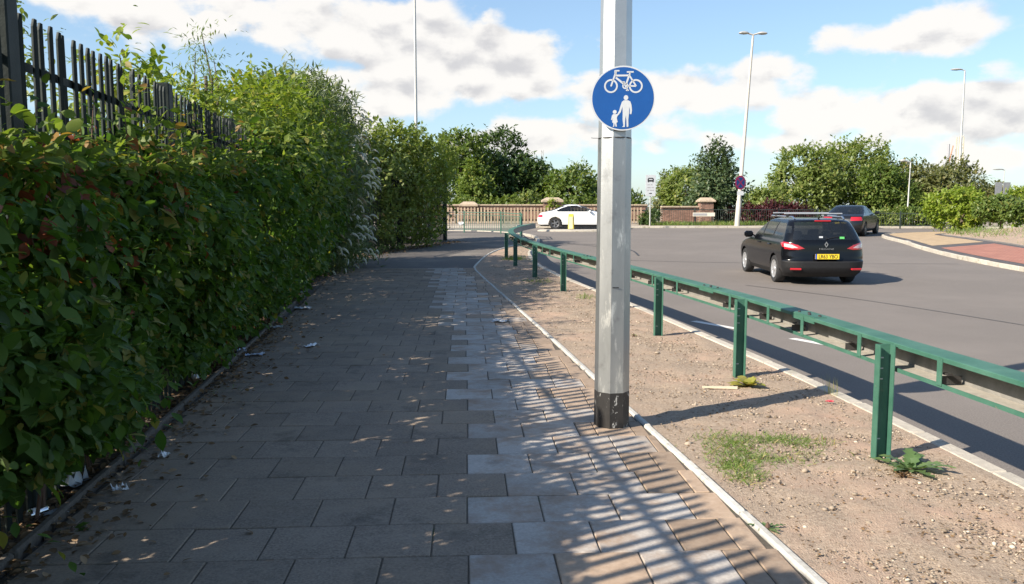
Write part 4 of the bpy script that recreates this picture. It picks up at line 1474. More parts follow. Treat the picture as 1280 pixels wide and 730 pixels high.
def car_shell(rows, classify, mats, parent, levels=64, res=(110, 12, 16)):
    T = pchip_rows(rows, levels)
    rings = []
    for (z, xf, xr, w, rxf, ryf, rxr, ryr) in T:
        h = half_loop(xf, xr, w, rxf, ryf, rxr, ryr, *res)
        full = [(x, y, z) for x, y in h] + [(x, -y, z) for x, y in h[-2:0:-1]]
        rings.append(full)
    V = np.array(rings)
    nl, m_ = V.shape[:2]
    V = V.reshape(-1, 3)
    F_ = []
    for i in range(nl - 1):
        for j in range(m_):
            F_.append((i * m_ + j, (i + 1) * m_ + j, (i + 1) * m_ + (j + 1) % m_, i * m_ + (j + 1) % m_))
    h = m_ // 2
    b = (nl - 1) * m_
    for j in range(h):
        q = (b + j, b + (m_ - j) % m_, b + (m_ - j - 1) % m_, b + j + 1)
        q = tuple(dict.fromkeys(q))
        F_.append(q if len(q) == 4 else q + (q[-1],))
    F_ = np.array(F_)
    C = V[F_].mean(1)
    e1, e2 = V[F_[:, 2]] - V[F_[:, 0]], V[F_[:, 3]] - V[F_[:, 1]]
    Nn = -np.cross(e1, e2)
    Nn = Nn / np.maximum(np.linalg.norm(Nn, axis=1, keepdims=True), 1e-9)
    # outward
    sg = np.sign((Nn * (C - np.array([0, 0, .6]))).sum(1))
    Nn *= sg[:, None]
    keys = {}
    for i in range(len(F_)):
        k_ = classify(C[i], Nn[i])
        if k_: keys.setdefault(k_, []).append(i)
    # shared smooth normals: body built as pieces of one hull
    out = {}
    for k_, ids in keys.items():
        name, mkey = k_.split('|')
        fs = F_[ids]
        used, inv = np.unique(fs, return_inverse=True)
        inv = inv.reshape(fs.shape)
        mb = MB()
        mb.v = [tuple(p) for p in V[used]]
        mb.f = [tuple(dict.fromkeys(r)) for r in inv.tolist()]
        mb.f = [f for f in mb.f if len(f) > 2]
        me = bpy.data.meshes.new(name)
        me.from_pydata(mb.v, [], mb.f)
        bm = bmesh.new()
        bm.from_mesh(me)
        bmesh.ops.recalc_face_normals(bm, faces=bm.faces)
        c0 = bm.faces[:][len(bm.faces) // 2]
        for f in bm.faces: f.smooth = True
        bm.normal_update()
        tot = sum((f.normal.dot(f.calc_center_median() - Vector((0, 0, .6))) > 0) * 2 - 1 for f in bm.faces)
        if tot < 0: bmesh.ops.reverse_faces(bm, faces=bm.faces)
        bm.to_mesh(me)
        bm.free()
        me.materials.append(mats[mkey])
        out[name + k_] = link(name, me, parent)
    return out


BLACK_CAR = mat('black_car_paint', (.004, .0045, .006), rough=.16, coat=.0, spec=.38)
WHITE_CAR = mat('white_car_paint', (.78, .78, .77), rough=.3, coat=.8)
GREY_CAR = mat('charcoal_car_paint', (.010, .011, .014), rough=.2, coat=.0, spec=.5)
TRIM = mat('black_plastic', (.011, .011, .012), (.018, .018, .019), 30, .6, spec=.3)
CHROME = mat('chrome', (.75, .76, .78), rough=.18, metal=1.0)
ALLOY = mat('alloy', (.50, .51, .52), (.60, .60, .61), 10, .35, metal=.6)
ALLOY_D = mat('alloy_dark', (.16, .16, .165), (.24, .24, .245), 10, .4, metal=.6)
REDL = mat('tail_red', (.42, .012, .02), rough=.12, coat=1.0)
CLEARL = mat('tail_clear', (.62, .42, .42), rough=.12, coat=1.0)
GLASS = glass_mat('car_glass', (.75, .80, .78), .50)
GLASS_D = glass_mat('privacy_glass', (.5, .53, .52), .30)
PLATE_Y = mat('plate_yellow', (.80, .58, .03), rough=.4)
PLATE_B = mat('plate_blue', (.02, .08, .42), rough=.4)
SEAT = mat('seat_fabric', (.025, .025, .027), (.04, .04, .042), 30, .9)
CM = {'glass': GLASS, 'glassd': GLASS_D, 'trim': TRIM, 'red': REDL, 'clear': CLEARL}


def text_mesh(body, size, mat_, depth=.002):
    cu = bpy.data.curves.new('t', 'FONT')
    cu.body = body
    cu.size = size
    cu.extrude = depth
    cu.align_x = 'CENTER'
    cu.align_y = 'CENTER'
    ob = bpy.data.objects.new('t', cu)
    col.objects.link(ob)
    dg = bpy.context.evaluated_depsgraph_get()
    me = bpy.data.meshes.new_from_object(ob.evaluated_get(dg))
    bpy.data.objects.remove(ob)
    me.materials.clear()
    me.materials.append(mat_)
    return me


WHEELS = {}


def wheel(parent, x, y, r, rim_mat, spokes, side):
    """tyre with rim and spokes as sub-parts; side +1 is the left of the car"""
    key = (r, rim_mat.name, spokes)
    if key not in WHEELS:
        Mx = Matrix.Rotation(-math.pi / 2, 4, 'X')       # axis z -> +y
        ty = MB().lathe([(r * .64, -.09), (r * .80, -.105), (r * .95, -.098), (r, -.07), (r, .07), (r * .95, .098), (r * .80, .105), (r * .64, .09), (r * .64, -.09)], 36, Mx).mesh('tyre', RUBBER, smooth=True)
        rm = MB().lathe([(r * .645, .088), (r * .66, .098), (r * .62, .094), (r * .58, .06), (r * .56, -.05), (.0, -.06)], 32, Mx)
        rm = rm.mesh('rim', TRIM, smooth=True)
        sp_ = MB()
        for k_ in range(spokes):
            a = 2 * math.pi * k_ / spokes
            w0, w1 = .34 * r / math.sqrt(spokes / 5) * .5, .22 * r / math.sqrt(spokes / 5) * .5
            M_ = Mx @ Matrix.Rotation(a, 4, 'Z')
            sp_.prism([(0.0, -w0 * .7), (r * .62, -w1 * 1.3), (r * .62, w1 * 1.3), (0.0, w0 * .7)], .055, .082, M_)
        sp_.lathe([(r * .655, .085), (r * .655, .099), (r * .585, .09), (r * .57, .06)], 32, Mx)
        sp_.lathe([(.0, .096), (r * .17, .094), (r * .2, .07)], 16, Mx)
        WHEELS[key] = (ty, rm, sp_.mesh('spokes', rim_mat, smooth=True, sharp=25))
    ty, rm, spk = WHEELS[key]
    w_ = link('wheel', ty, parent, (x, y, r), (0, 0, 0 if side > 0 else math.pi))
    link('rim', rm, w_)
    link('spokes', spk, w_)


def seats(parent, xs_, w, z):
    for x in xs_:
        for y in (-w, w):
            mb = MB().box((x, y, z + .05), (.46, .46, .14)).box((x - .24, y, z + .36), (.14, .46, .6), ry=-.2).box((x - .34, y, z + .74), (.09, .26, .17), ry=-.15)
            mb.build('seat', SEAT, parent, bevel=.03)


def car_common(t, wheel_x, wy, r, rim, spokes, L_, W_):
    for x in wheel_x:
        for s_ in (1, -1):
            wheel(t, x, s_ * wy, r, rim, spokes, s_)
            a = [math.pi * k_ / 12 for k_ in range(13)]
            R2 = r + .045
            rings = [[(x + R2 * math.cos(q), s_ * yy, r + R2 * math.sin(q)) for q in a] for yy in (wy + .085, wy - .28)]
            MB().loft(rings, closed=False, caps=False).build('wheel_arch', TRIM, t, smooth=True)
    MB().box((0, 0, .25), (L_ - .5, W_ - .35, .12)).build('underbody', TRIM, t)


def place_car(name, label, x, y, bearing, group=None):
    b = rad(90 - bearing)
    t = empty(name, (x, y, zr(y) + .002), label, 'car', group, b)
    # follow the slope of the road
    dz = (zr(y + math.cos(rad(bearing)) * 1.3) - zr(y - math.cos(rad(bearing)) * 1.3)) / 2.6
    t.rotation_euler = (0, -math.atan(dz), b)
    return t


# --- black estate with roof bars
t = place_car('estate_car', 'black estate car with silver roof bars and yellow rear number plate', 6.98, 20.72, 1.5)
rows = [(.19, 2.10, -2.10, .79, .4, .5, .22, .40), (.30, 2.22, -2.235, .855, .45, .55, .24, .42), (.42, 2.27, -2.285, .885, .5, .6, .26, .44), (.52, 2.28, -2.285, .895, .5, .62, .26, .44), (.57, 2.275, -2.235, .90, .5, .62, .25, .44), (.66, 2.24, -2.215, .905, .5, .6, .25, .42),
        (.76, 2.14, -2.20, .90, .5, .6, .25, .42), (.84, 1.92, -2.195, .892, .5, .6, .25, .40), (.90, 1.60, -2.19, .885, .5, .6, .25, .40), (.95, 1.25, -2.18, .87, .45, .55, .24, .38), (.99, 1.00, -2.165, .85, .4, .5, .24, .36), (1.08, .82, -2.12, .82, .4, .45, .24, .34),
        (1.20, .58, -2.055, .775, .4, .42, .24, .33), (1.32, .30, -1.98, .725, .4, .4, .25, .33), (1.40, .08, -1.92, .68, .4, .38, .26, .34), (1.44, -.10, -1.86, .63, .4, .36, .28, .36), (1.465, -.30, -1.72, .52, .35, .3, .3, .34), (1.475, -.5, -1.5, .32, .3, .2, .25, .22)]
WX = (1.36, -1.34)
dlo = [(.80, 1.02), (.16, 1.375), (-.7, 1.40), (-1.45, 1.385), (-1.86, 1.30), (-1.98, 1.17), (-1.6, 1.10), (-.6, 1.045)]


TL = [(.47, .825), (.60, .90), (.80, .955), (1.0, .985), (1.0, .83), (.78, .80), (.60, .795)]
TLS = [(-2.4, .80), (-2.4, .99), (-1.95, .97), (-1.76, .93), (-1.95, .85)]
TLC = [(.60, .84), (.72, .905), (.86, .93), (.86, .86), (.72, .83)]


def cl_estate(c, n):
    x, y, z = c
    ay = abs(y)
    if ay > .55 and min((x - WX[0]) ** 2, (x - WX[1]) ** 2) + 0 <= 9:
        for wx in WX:
            if (x - wx) ** 2 + (z - .315) ** 2 < .365 ** 2: return None
    if z < .55 and x < -1.9: return 'rear_bumper|trim'
    if z < .30: return 'sill|trim'
    if abs(n[1]) > .55 and in_poly(x, z, dlo):
        if abs(x + .16 + .1 * (z - 1.2)) < .045: return 'pillar_%s|trim' % ('left' if y > 0 else 'right')
        if abs(x + 1.02 + .1 * (z - 1.2)) < .045: return 'pillar_%s|trim' % ('left' if y > 0 else 'right')
        return ('front_window_%s|glass' if x > -.16 else 'rear_door_window_%s|glass' if x > -1.02 else 'quarter_window_%s|glassd') % ('left' if y > 0 else 'right')
    if n[0] < -.45 and 1.015 < z < 1.405 and ay < .70 - .26 * (z - 1.0): return 'rear_window|glassd'
    if n[0] > .2 and 1.0 < z < 1.41 and ay < .80 - .42 * (z - 1.0) and x > .0: return 'windscreen|glass'
    if x < -1.74 and in_poly(ay, z, TL) and (x < -2.0 or in_poly(x, z, TLS)):
        if in_poly(ay, z, TLC): return ('tail_lamp_lens_%s|clear' % ('left' if y > 0 else 'right'))
        return ('tail_lamp_%s|red' % ('left' if y > 0 else 'right'))
    if abs(n[1]) > .6 and .33 < z < 1.0 and -1.0 < x < .92:
        return ('front_door_%s|paint' if x > -.12 else 'rear_door_%s|paint') % ('left' if y > 0 else 'right')
    if n[0] < -.35 and z > .58 and ay < .72: return 'tailgate|paint'
    return 'body|paint'


car_shell(rows, lambda c, n: cl_estate(c, n), {**CM, 'paint': BLACK_CAR}, t, 170, (200, 34, 36))
def fix_names(t):
    for ch in list(t.children):
        for sfx in ('_left', '_right'):
            if sfx in ch.name: ch.name = ch.name.split(sfx)[0]
fix_names(t)
car_common(t, WX, .79, .315, ALLOY, 10, 4.5, 1.78)
seats(t, (.15, -.85), .36, .35)
MB().box((.75, 0, .86), (.4, 1.35, .14)).build('dashboard', SEAT, t, bevel=.03)
MB().box((-2.215, 0, .385), (.012, .52, .112)).build('plate_back', TRIM, t)
pl_ = MB().box((-2.29, 0, .655), (.012, .52, .112)).build('number_plate', PLATE_Y, t)
MB().box((-2.2975, .243, .655), (.004, .034, .112)).build('blue_band', PLATE_B, pl_)
o = link('plate_text', text_mesh('LR63 YBO', .115, SIGN_BLACK), pl_, (-2.298, -.018, .652), (math.pi / 2, 0, -math.pi / 2), (.84, 1, 1))
MB().box((-2.235, 0, .655), (.10, .50, .10)).build('plate_recess', BLACK_CAR, t)
o = link('lettering', text_mesh('MEGANE', .062, CHROME), t, (-2.226, 0, .815), (math.pi / 2, 0, -math.pi / 2), (1.35, .8, 1))
em = MB()
o_, i_ = [(0, .068), (-.044, 0), (0, -.068), (.044, 0)], [(0, .034), (-.020, 0), (0, -.034), (.020, 0)]
for k_ in range(4):
    k2 = (k_ + 1) % 4
    em.prism([o_[k_], o_[k2], i_[k2], i_[k_]], 0, .014)
e_ = em.build('diamond_emblem', CHROME, t)
e_.location = (-2.196, 0, .915)
e_.rotation_euler = (math.pi / 2, 0, -math.pi / 2)
for s_ in (1, -1):
    MB().box((-2.245, s_ * .66, .375), (.05, .24, .045), rz=s_ * -.22).build('reflector', REDL, t, bevel=.01)
    MB().tube([(.0, s_ * .60, 1.46), (-.05, s_ * .605, 1.505), (-1.55, s_ * .56, 1.51), (-1.68, s_ * .55, 1.455)], .016, 8).build('roof_rail', CHROME, t, smooth=True)
    mr_ = MB().box((.62, s_ * .99, 1.03), (.13, .22, .16)).build('mirror', BLACK_CAR, t, bevel=.045)
    MB().tube([(.66, s_ * .84, 1.0), (.64, s_ * .93, 1.0)], .02, 6).build('arm', TRIM, mr_)
    for x in (-.02, -.92):
        MB().box((x, s_ * .905, .865), (.20, .03, .03)).build('door_handle', BLACK_CAR, t, bevel=.01)
for x in (-.35, -1.25):
    rb_ = MB().box((x, 0, 1.575), (.055, 1.32, .03)).build('roof_bar', ALLOY, t, bevel=.008)
    for s_ in (1, -1):
        MB().box((x, s_ * .585, 1.535), (.085, .055, .055)).build('bar_foot', TRIM, rb_, bevel=.008)
MB().box((-1.905, 0, 1.425), (.04, .36, .03)).build('brake_lamp', REDL, t, bevel=.006)
MB().tube([(-1.62, 0, 1.47), (-1.72, 0, 1.53), (-1.78, 0, 1.60)], [.02, .008, .003], 6).build('aerial', TRIM, t)
MB().tube([(-2.165, .0, 1.03), (-2.13, -.2, 1.07), (-2.12, -.45, 1.075)], .009, 5).build('rear_wiper', TRIM, t)
MB().box((-2.14, -.36, 1.06), (.006, .10, .05), ry=.3).build('window_sticker', mat('sticker_green', (.10, .45, .12), rough=.5), t)
MB().box((-2.135, .10, 1.075), (.006, .08, .04), ry=.3).build('window_sticker', SIGN_WHITE, t)

# --- white coupe
t = place_car('coupe_car', 'white two door coupe with grey alloy wheels crossing the far road', 3.72, 46.9, 92)
rows = [(.17, 2.12, -2.12, .78, .5, .5, .3, .4), (.28, 2.27, -2.27, .85, .55, .6, .32, .5), (.45, 2.31, -2.31, .88, .55, .6, .34, .5), (.60, 2.29, -2.31, .89, .55, .6, .34, .5), (.70, 2.20, -2.28, .89, .55, .6, .34, .5), (.78, 2.02, -2.24, .885, .55, .6, .34, .5),
        (.86, 1.62, -2.18, .88, .5, .6, .34, .5), (.92, 1.20, -2.06, .865, .5, .55, .34, .5), (.955, .98, -1.86, .84, .45, .5, .34, .5), (1.02, .82, -1.60, .80, .4, .45, .34, .45), (1.12, .58, -1.32, .745, .4, .4, .34, .4), (1.22, .32, -1.06, .69, .4, .4, .34, .4), (1.30, .08, -.84, .63, .38, .36, .34, .36),
        (1.345, -.12, -.66, .54, .34, .3, .3, .3), (1.36, -.25, -.52, .36, .2, .2, .2, .2)]
WX2 = (1.36, -1.33)
dlo2 = [(.72, .97), (.12, 1.255), (-.25, 1.30), (-.62, 1.275), (-1.02, 1.15), (-1.28, 1.00), (-1.2, .97)]


def cl_coupe(c, n):
    x, y, z = c
    ay = abs(y)
    for wx in WX2:
        if ay > .5 and (x - wx) ** 2 + (z - .325) ** 2 < .37 ** 2: return None
    if z < .25: return 'sill|trim'
    if abs(n[1]) > .5 and in_poly(x, z, dlo2):
        if abs(x + .48) < .03: return 'pillar_%s|trim' % ('left' if y > 0 else 'right')
        return ('side_window_%s|glass' if x > -.48 else 'quarter_window_%s|glassd') % ('left' if y > 0 else 'right')
    if n[0] < -.15 and 1.0 < z < 1.28 and ay < .66 - .3 * (z - 1.0) and x < -.6: return 'rear_window|glassd'
    if n[0] > .15 and .99 < z < 1.29 and ay < .76 - .5 * (z - 1.0) and x > 0: return 'windscreen|glass'
    if x < -2.0 and .66 < z < .80 and ay > .45: return ('tail_lamp_%s|red' % ('left' if y > 0 else 'right'))
    if x > 1.95 and .58 < z < .70 and ay > .45: return ('headlamp_%s|clear' % ('left' if y > 0 else 'right'))
    if abs(n[1]) > .6 and .30 < z < .96 and -.55 < x < .85: return 'door_%s|paint' % ('left' if y > 0 else 'right')
    return 'body|paint'


car_shell(rows, cl_coupe, {**CM, 'paint': WHITE_CAR}, t, 54)
fix_names(t)
car_common(t, WX2, .78, .325, ALLOY_D, 5, 4.5, 1.75)
seats(t, (.0, -.75), .34, .28)
for s_ in (1, -1):
    MB().box((.55, s_ * .96, .98), (.13, .20, .13)).build('mirror', WHITE_CAR, t, bevel=.04)
    MB().box((-.42, s_ * .885, .80), (.2, .025, .03)).build('door_handle', WHITE_CAR, t, bevel=.008)

# --- dark saloon
t = place_car('saloon_car', 'glossy dark grey saloon car turning away past the island kerb', 16.55, 41.0, 34)
rows = [(.18, 2.20, -2.20, .79, .5, .5, .3, .4), (.30, 2.32, -2.33, .86, .55, .6, .3, .48), (.46, 2.36, -2.37, .89, .55, .6, .3, .48), (.62, 2.33, -2.36, .90, .55, .6, .3, .48), (.74, 2.20, -2.33, .90, .55, .6, .3, .48), (.84, 1.90, -2.29, .895, .55, .6, .3, .48),
        (.92, 1.45, -2.22, .885, .5, .6, .3, .46), (.98, 1.10, -2.06, .865, .5, .55, .3, .46), (1.01, .98, -1.92, .845, .45, .5, .3, .46), (1.10, .80, -1.72, .80, .4, .45, .34, .42), (1.20, .56, -1.48, .75, .4, .4, .34, .4), (1.30, .28, -1.24, .69, .4, .4, .34, .4), (1.38, .0, -1.02, .63, .38, .36, .34, .36),
        (1.415, -.2, -.85, .54, .34, .3, .3, .3), (1.425, -.35, -.7, .36, .2, .2, .2, .2)]
WX3 = (1.42, -1.36)
dlo3 = [(.85, 1.03), (.16, 1.335), (-.4, 1.375), (-.95, 1.34), (-1.35, 1.22), (-1.62, 1.07), (-.6, 1.04)]


def cl_saloon(c, n):
    x, y, z = c
    ay = abs(y)
    for wx in WX3:
        if ay > .5 and (x - wx) ** 2 + (z - .33) ** 2 < .375 ** 2: return None
    if z < .25: return 'sill|trim'
    if abs(n[1]) > .5 and in_poly(x, z, dlo3):
        if abs(x + .22) < .03 or abs(x + 1.12) < .03: return 'pillar_%s|trim' % ('left' if y > 0 else 'right')
        return ('front_window_%s|glass' if x > -.22 else 'rear_door_window_%s|glassd') % ('left' if y > 0 else 'right')
    if n[0] < -.15 and 1.04 < z < 1.36 and ay < .72 - .3 * (z - 1.0) and x < -.9: return 'rear_window|glassd'
    if n[0] > .15 and 1.04 < z < 1.36 and ay < .78 - .45 * (z - 1.0) and x > 0: return 'windscreen|glass'
    if x < -2.05 and .74 < z < .90 and ay > .42: return ('tail_lamp_%s|red' % ('left' if y > 0 else 'right'))
    if x > 2.0 and .62 < z < .74 and ay > .45: return ('headlamp_%s|clear' % ('left' if y > 0 else 'right'))
    if abs(n[1]) > .6 and .30 < z < 1.02 and -1.15 < x < .95: return ('front_door_%s|paint' if x > -.2 else 'rear_door_%s|paint') % ('left' if y > 0 else 'right')
    return 'body|paint'


car_shell(rows, cl_saloon, {**CM, 'paint': GREY_CAR}, t, 54)
fix_names(t)
car_common(t, WX3, .80, .33, ALLOY_D, 5, 4.6, 1.78)
seats(t, (.1, -.8), .36, .33)
for s_ in (1, -1):
    MB().box((.66, s_ * .99, 1.05), (.13, .20, .14)).build('mirror', GREY_CAR, t, bevel=.04)
MB().box((-2.36, 0, .66), (.012, .52, .112)).build('number_plate', PLATE_Y, t)

# ------------------------------------------------------------------ pedestrian guard rail at the bend
g_line = resample(smooth_line([(.42, 36.0), (.46, 37.4), (.1, 39.0), (-.9, 40.2), (-2.2, 40.8), (-4.4, 41.2), (-6.4, 41.4)], 60), 1.9)
guard = empty('guard_rail', (.42, 36.0, rise(36)), 'grey green pedestrian guard rail of thin upright bars at the path corner', 'railing')
GO = Vector(guard.location)
for i in range(len(g_line)):
    p = Vector((*g_line[i], rise(g_line[i][1])))
    MB().box((0, 0, .5), (.06, .06, 1.12)).build('post', GREEN if i < 4 else MESHRAIL, guard, bevel=.006).location = p - GO
for i in range(len(g_line) - 1):
    a, b = Vector((*g_line[i], rise(g_line[i][1]))), Vector((*g_line[i + 1], rise(g_line[i + 1][1])))
    for z in (.98, .86, .14):
        MB().tube([a - GO + Vector((0, 0, z)), b - GO + Vector((0, 0, z))], .02 if z > .9 else .014, 6).build('rail', GREEN if i < 3 else MESHRAIL, guard)
    nb = 17
    for k_ in range(1, nb):
        c = a.lerp(b, k_ / nb)
        link('bar', cache.setdefault('gbar%d' % (i < 3), MB().tube([(0, 0, .14), (0, 0, .86)], .011, 5).mesh('bar', GREEN if i < 3 else MESHRAIL)), guard, c - GO)

# ------------------------------------------------------------------ brick parapet wall with pillars, paling fence before it
BW = .225
BH = .075


def brick_wall(name, label, x0, x1, y, z0, h, max_bricks=290, rough_from=0):
    t = empty(name, ((x0 + x1) / 2, y, z0), label, 'wall')
    L_ = x1 - x0
    MB().box((0, .10, h / 2 - .1), (L_ - .02, .19, h + .2)).build('mortar_core', BRICK_MORT, t)
    rows_ = int(h / BH)
    stf = MB()
    for r_ in range(rows_):
        n_ = int(L_ / BW)
        for k_ in range(n_):
            c = -L_ / 2 + (k_ + .5 + (.5 if r_ % 2 else 0)) * BW
            if c + BW / 2 > L_ / 2: continue
            stf.box((c, -.006, (r_ + .5) * BH), (BW - .012, .03, BH - .012))
    tag(stf.build('brickwork', BRICK_J, t), kind='stuff')
    nc = int(L_ / .9)
    for k_ in range(nc):
        link('coping_stone', cache.setdefault('cop', MB().box((0, 0, 0), (.89, .40, .10)).mesh('coping_stone', COPING, bevel=.02)), t, (-L_ / 2 + (k_ + .5) * L_ / nc, .08, h + .05), None, (L_ / nc / .9, 1, 1))
    return t


def brick_pillar(label, x, y, z0, w, h, cap=.14):
    t = empty('brick_pillar', (x, y, z0), label, 'pillar', 'brick pillars of the parapet wall')
    MB().box((0, 0, h / 2 - .1), (w - .02, w - .02, h + .2)).build('mortar_core', BRICK_MORT, t)
    st_ = MB()
    for r_ in range(int(h / BH)):
        n_ = int(w / BW)
        for k_ in range(n_):
            c = -w / 2 + (k_ + .5) * w / n_ + (.03 if r_ % 2 else -.03)
            for (dx, dy, rz) in ((c, -w / 2, 0), (c, w / 2, 0), (-w / 2, c, math.pi / 2), (w / 2, c, math.pi / 2)):
                st_.box((dx, dy, (r_ + .5) * BH), (w / n_ - .012, .03, BH - .012), rz)
    tag(st_.build('brickwork', BRICK_J, t), kind='stuff')
    cp = MB()
    W2 = w / 2 + .14
    cp.loft([[(-W2, -W2, h), (W2, -W2, h), (W2, W2, h), (-W2, W2, h)], [(-W2, -W2, h + cap), (W2, -W2, h + cap), (W2, W2, h + cap), (-W2, W2, h + cap)],
             [(-W2 * .55, -W2 * .55, h + cap + .18), (W2 * .55, -W2 * .55, h + cap + .18), (W2 * .55, W2 * .55, h + cap + .18), (-W2 * .55, W2 * .55, h + cap + .18)]])
    cp.build('cap', COPING, t, bevel=.015)
    return t


YW = 56.0
zw = rise(YW)
brick_wall('parapet_wall', 'long low red brick parapet wall with stone coping behind the paling fence', -9.5, 9.0, YW, zw, 1.02)
brick_pillar('wide brick pillar with stone cap behind the white coupe', 2.66, YW - .1, zw, 1.15, 1.25)
brick_pillar('brick pillar with pale cap at the parapet by the dark fence corner', -2.85, YW - .1, zw, .95, .98)
brick_wall('garden_wall', 'brown brick wall stretch behind black railings by the bus sign', 9.2, 11.6, 52.2, rise(52), .98)
brick_pillar('narrow brick pillar with flat cap behind the street name plate', 11.95, 52.1, rise(52), .75, 1.32, .10)
# cream palings
pf = empty('paling_fence', (0, 52.0, rise(52)), 'cream upright paling fence in front of the brick parapet', 'fence')
PALING = MB().box((0, 0, .50), (.10, .05, .96)).mesh('paling', CREAM, bevel=.008)
for x0, x1 in ((-6.4, 8.3),):
    n_ = int((x1 - x0) / .205)
    for k_ in range(n_):
        link('paling', PALING, pf, (x0 + k_ * .205, 0, random.Random(k_).uniform(-.015, .015)))
    for z in (.22, .80):
        MB().box(((x0 + x1) / 2, .055, z), (x1 - x0, .05, .08)).build('rail', DARKRAIL, pf)
    for k_ in range(6):
        MB().box((x0 + (x1 - x0) * k_ / 5, .07, .46), (.10, .10, 1.0)).build('post', DARKRAIL, pf)


def railing(label, x0, y0, x1, y1, h=.95, pitch=.13, group=None):
    z0 = rise((y0 + y1) / 2)
    t = empty('railing', (x0, y0, z0), label, 'railing', group)
    a, b = Vector((0, 0, 0)), Vector((x1 - x0, y1 - y0, rise(y1) - rise(y0)))
    L_ = b.length
    n_ = max(1, int(L_ / 2))
    for k_ in range(n_ + 1):
        MB().box((0, 0, h / 2), (.06, .06, h + .1)).build('post', DARKRAIL, t).location = a.lerp(b, k_ / n_)
    for z in (.12, h - .06):
        MB().tube([a + Vector((0, 0, z)), b + Vector((0, 0, z))], .02, 5).build('rail', DARKRAIL, t)
    nb = int(L_ / pitch)
    me = cache.setdefault('rbar%.2f' % h, MB().tube([(0, 0, .12), (0, 0, h - .06)], .007, 4).mesh('bar', DARKRAIL))
    for k_ in range(1, nb): link('bar', me, t, a.lerp(b, k_ / nb))
    return t


railing('black upright bar railing in front of the brown brick wall', 8.5, 50.6, 13.4, 50.4)
railing('dark railing running in front of the purple leaved shrub', 13.6, 50.4, 18.2, 50.2)
railing('low dark green railing beyond the saloon beside the island', 19.0, 47.2, 26.5, 45.6, .85)

# ------------------------------------------------------------------ street furniture
def disc_M(bearing): return Matrix.Rotation(rad(-bearing), 4, 'Z') @ Matrix.Rotation(math.pi / 2, 4, 'X')


x, y = 8.0, 48.9
bs = empty('information_sign', (x, y, rise(y)), 'white upright sign with black vehicle picture on a thin grey post', 'sign')
MB().tube([(0, 0, -.1), (0, 0, 2.9)], .038, 8).build('post', STEEL_GREY, bs, smooth=True)
pn = MB().box((0, -.05, 2.31), (.58, .02, 1.22)).build('panel', SIGN_WHITE, bs, bevel=.004)
MB().box((0, -.0625, 2.62), (.36, .004, .17)).build('vehicle_symbol', SIGN_BLACK, pn)
MB().box((0, -.0625, 2.73), (.28, .004, .05)).build('vehicle_roof', SIGN_BLACK, pn)
MB().box((0, -.0655, 2.66), (.20, .003, .055)).build('vehicle_screen', SIGN_WHITE, pn)
for sx in (-.13, .13):
    MB().box((sx, -.0625, 2.515), (.06, .004, .04)).build('vehicle_tyre', SIGN_BLACK, pn)
for z, ws in ((2.36, (.13, .10)), (2.20, (.18, .14)), (2.04, (.10, .22))):
    x0 = -.21
    for w_ in ws:
        MB().box((x0 + w_ / 2 + .02, -.0625, z), (w_, .004, .055)).build('print_line', SIGN_PRINT, pn)
        x0 += w_ + .06
ar = MB().prism([(-.10, -.02), (.01, -.02), (.01, -.05), (.09, 0), (.01, .05), (.01, .02), (-.10, .02)], 0, .004, Matrix.Translation((0, -.0605, 1.86)) @ Matrix.Rotation(math.pi / 2, 4, 'X'))
ar.build('arrow', SIGN_BLACK, pn)

npx = empty('street_nameplate', (11.35, 49.9, rise(50)), 'long low pale street name plate on two short posts', 'sign')
MB().box((0, 0, .62), (1.30, .03, .22)).build('plate', mat('nameplate_pale', (.62, .58, .48), (.70, .66, .56), 5, .6), npx)
MB().box((-.22, -.018, .62), (.82, .004, .13)).build('worn_print', SIGN_PRINT, npx)
for s_ in (-.5, .5): MB().box((s_, .03, .30), (.07, .05, .66)).build('post', SIGN_BLACK, npx)


def lamp(name, label, x, y, top, mat_, lean=(0, 0), heads=1, r0=.12, z0=None, arm=.5, bearing=0, far=False):
    z0 = rise(y) if z0 is None else z0
    t = empty(name, (x, y, z0), label, 'street lamp', 'street lamps')
    H = top - z0
    tp = Vector((lean[0], lean[1], H))
    MB().tube([tuple(tp * -.02), tuple(tp * .13), tuple(tp * .138), tuple(tp)], [r0, r0 * .97, r0 * .78, r0 * .40], 12).build('column', mat_, t, smooth=True)
    for k_ in range(heads):
        a = rad(bearing) + k_ * math.pi
        d = Vector((math.cos(a), math.sin(a), 0))
        MB().tube([tp - Vector((0, 0, .25)), tp + Vector((0, 0, .08)), tp + d * .35 + Vector((0, 0, .18))], .05, 6).build('arm', mat_, t)
        hd = MB()
        c = tp + d * (.35 + arm * .5) + Vector((0, 0, .17))
        prof = [(-.5, .05, .03), (-.35, .15, .08), (0, .19, .11), (.35, .16, .08), (.5, .05, .03)]
        rings = []
        for (u, w_, h_) in prof:
            rings.append([tuple(c + d * u * arm * 1.5 + Vector((-d.y, d.x, 0)) * w_ * math.cos(q) + Vector((0, 0, h_ * math.sin(q) * (1 if math.sin(q) > 0 else .7)))) for q in np.linspace(0, 2 * math.pi, 10, endpoint=False)])
        hd.loft(rings)
        hd.build('lantern', STEEL_GREY, t, smooth=True)
    return t


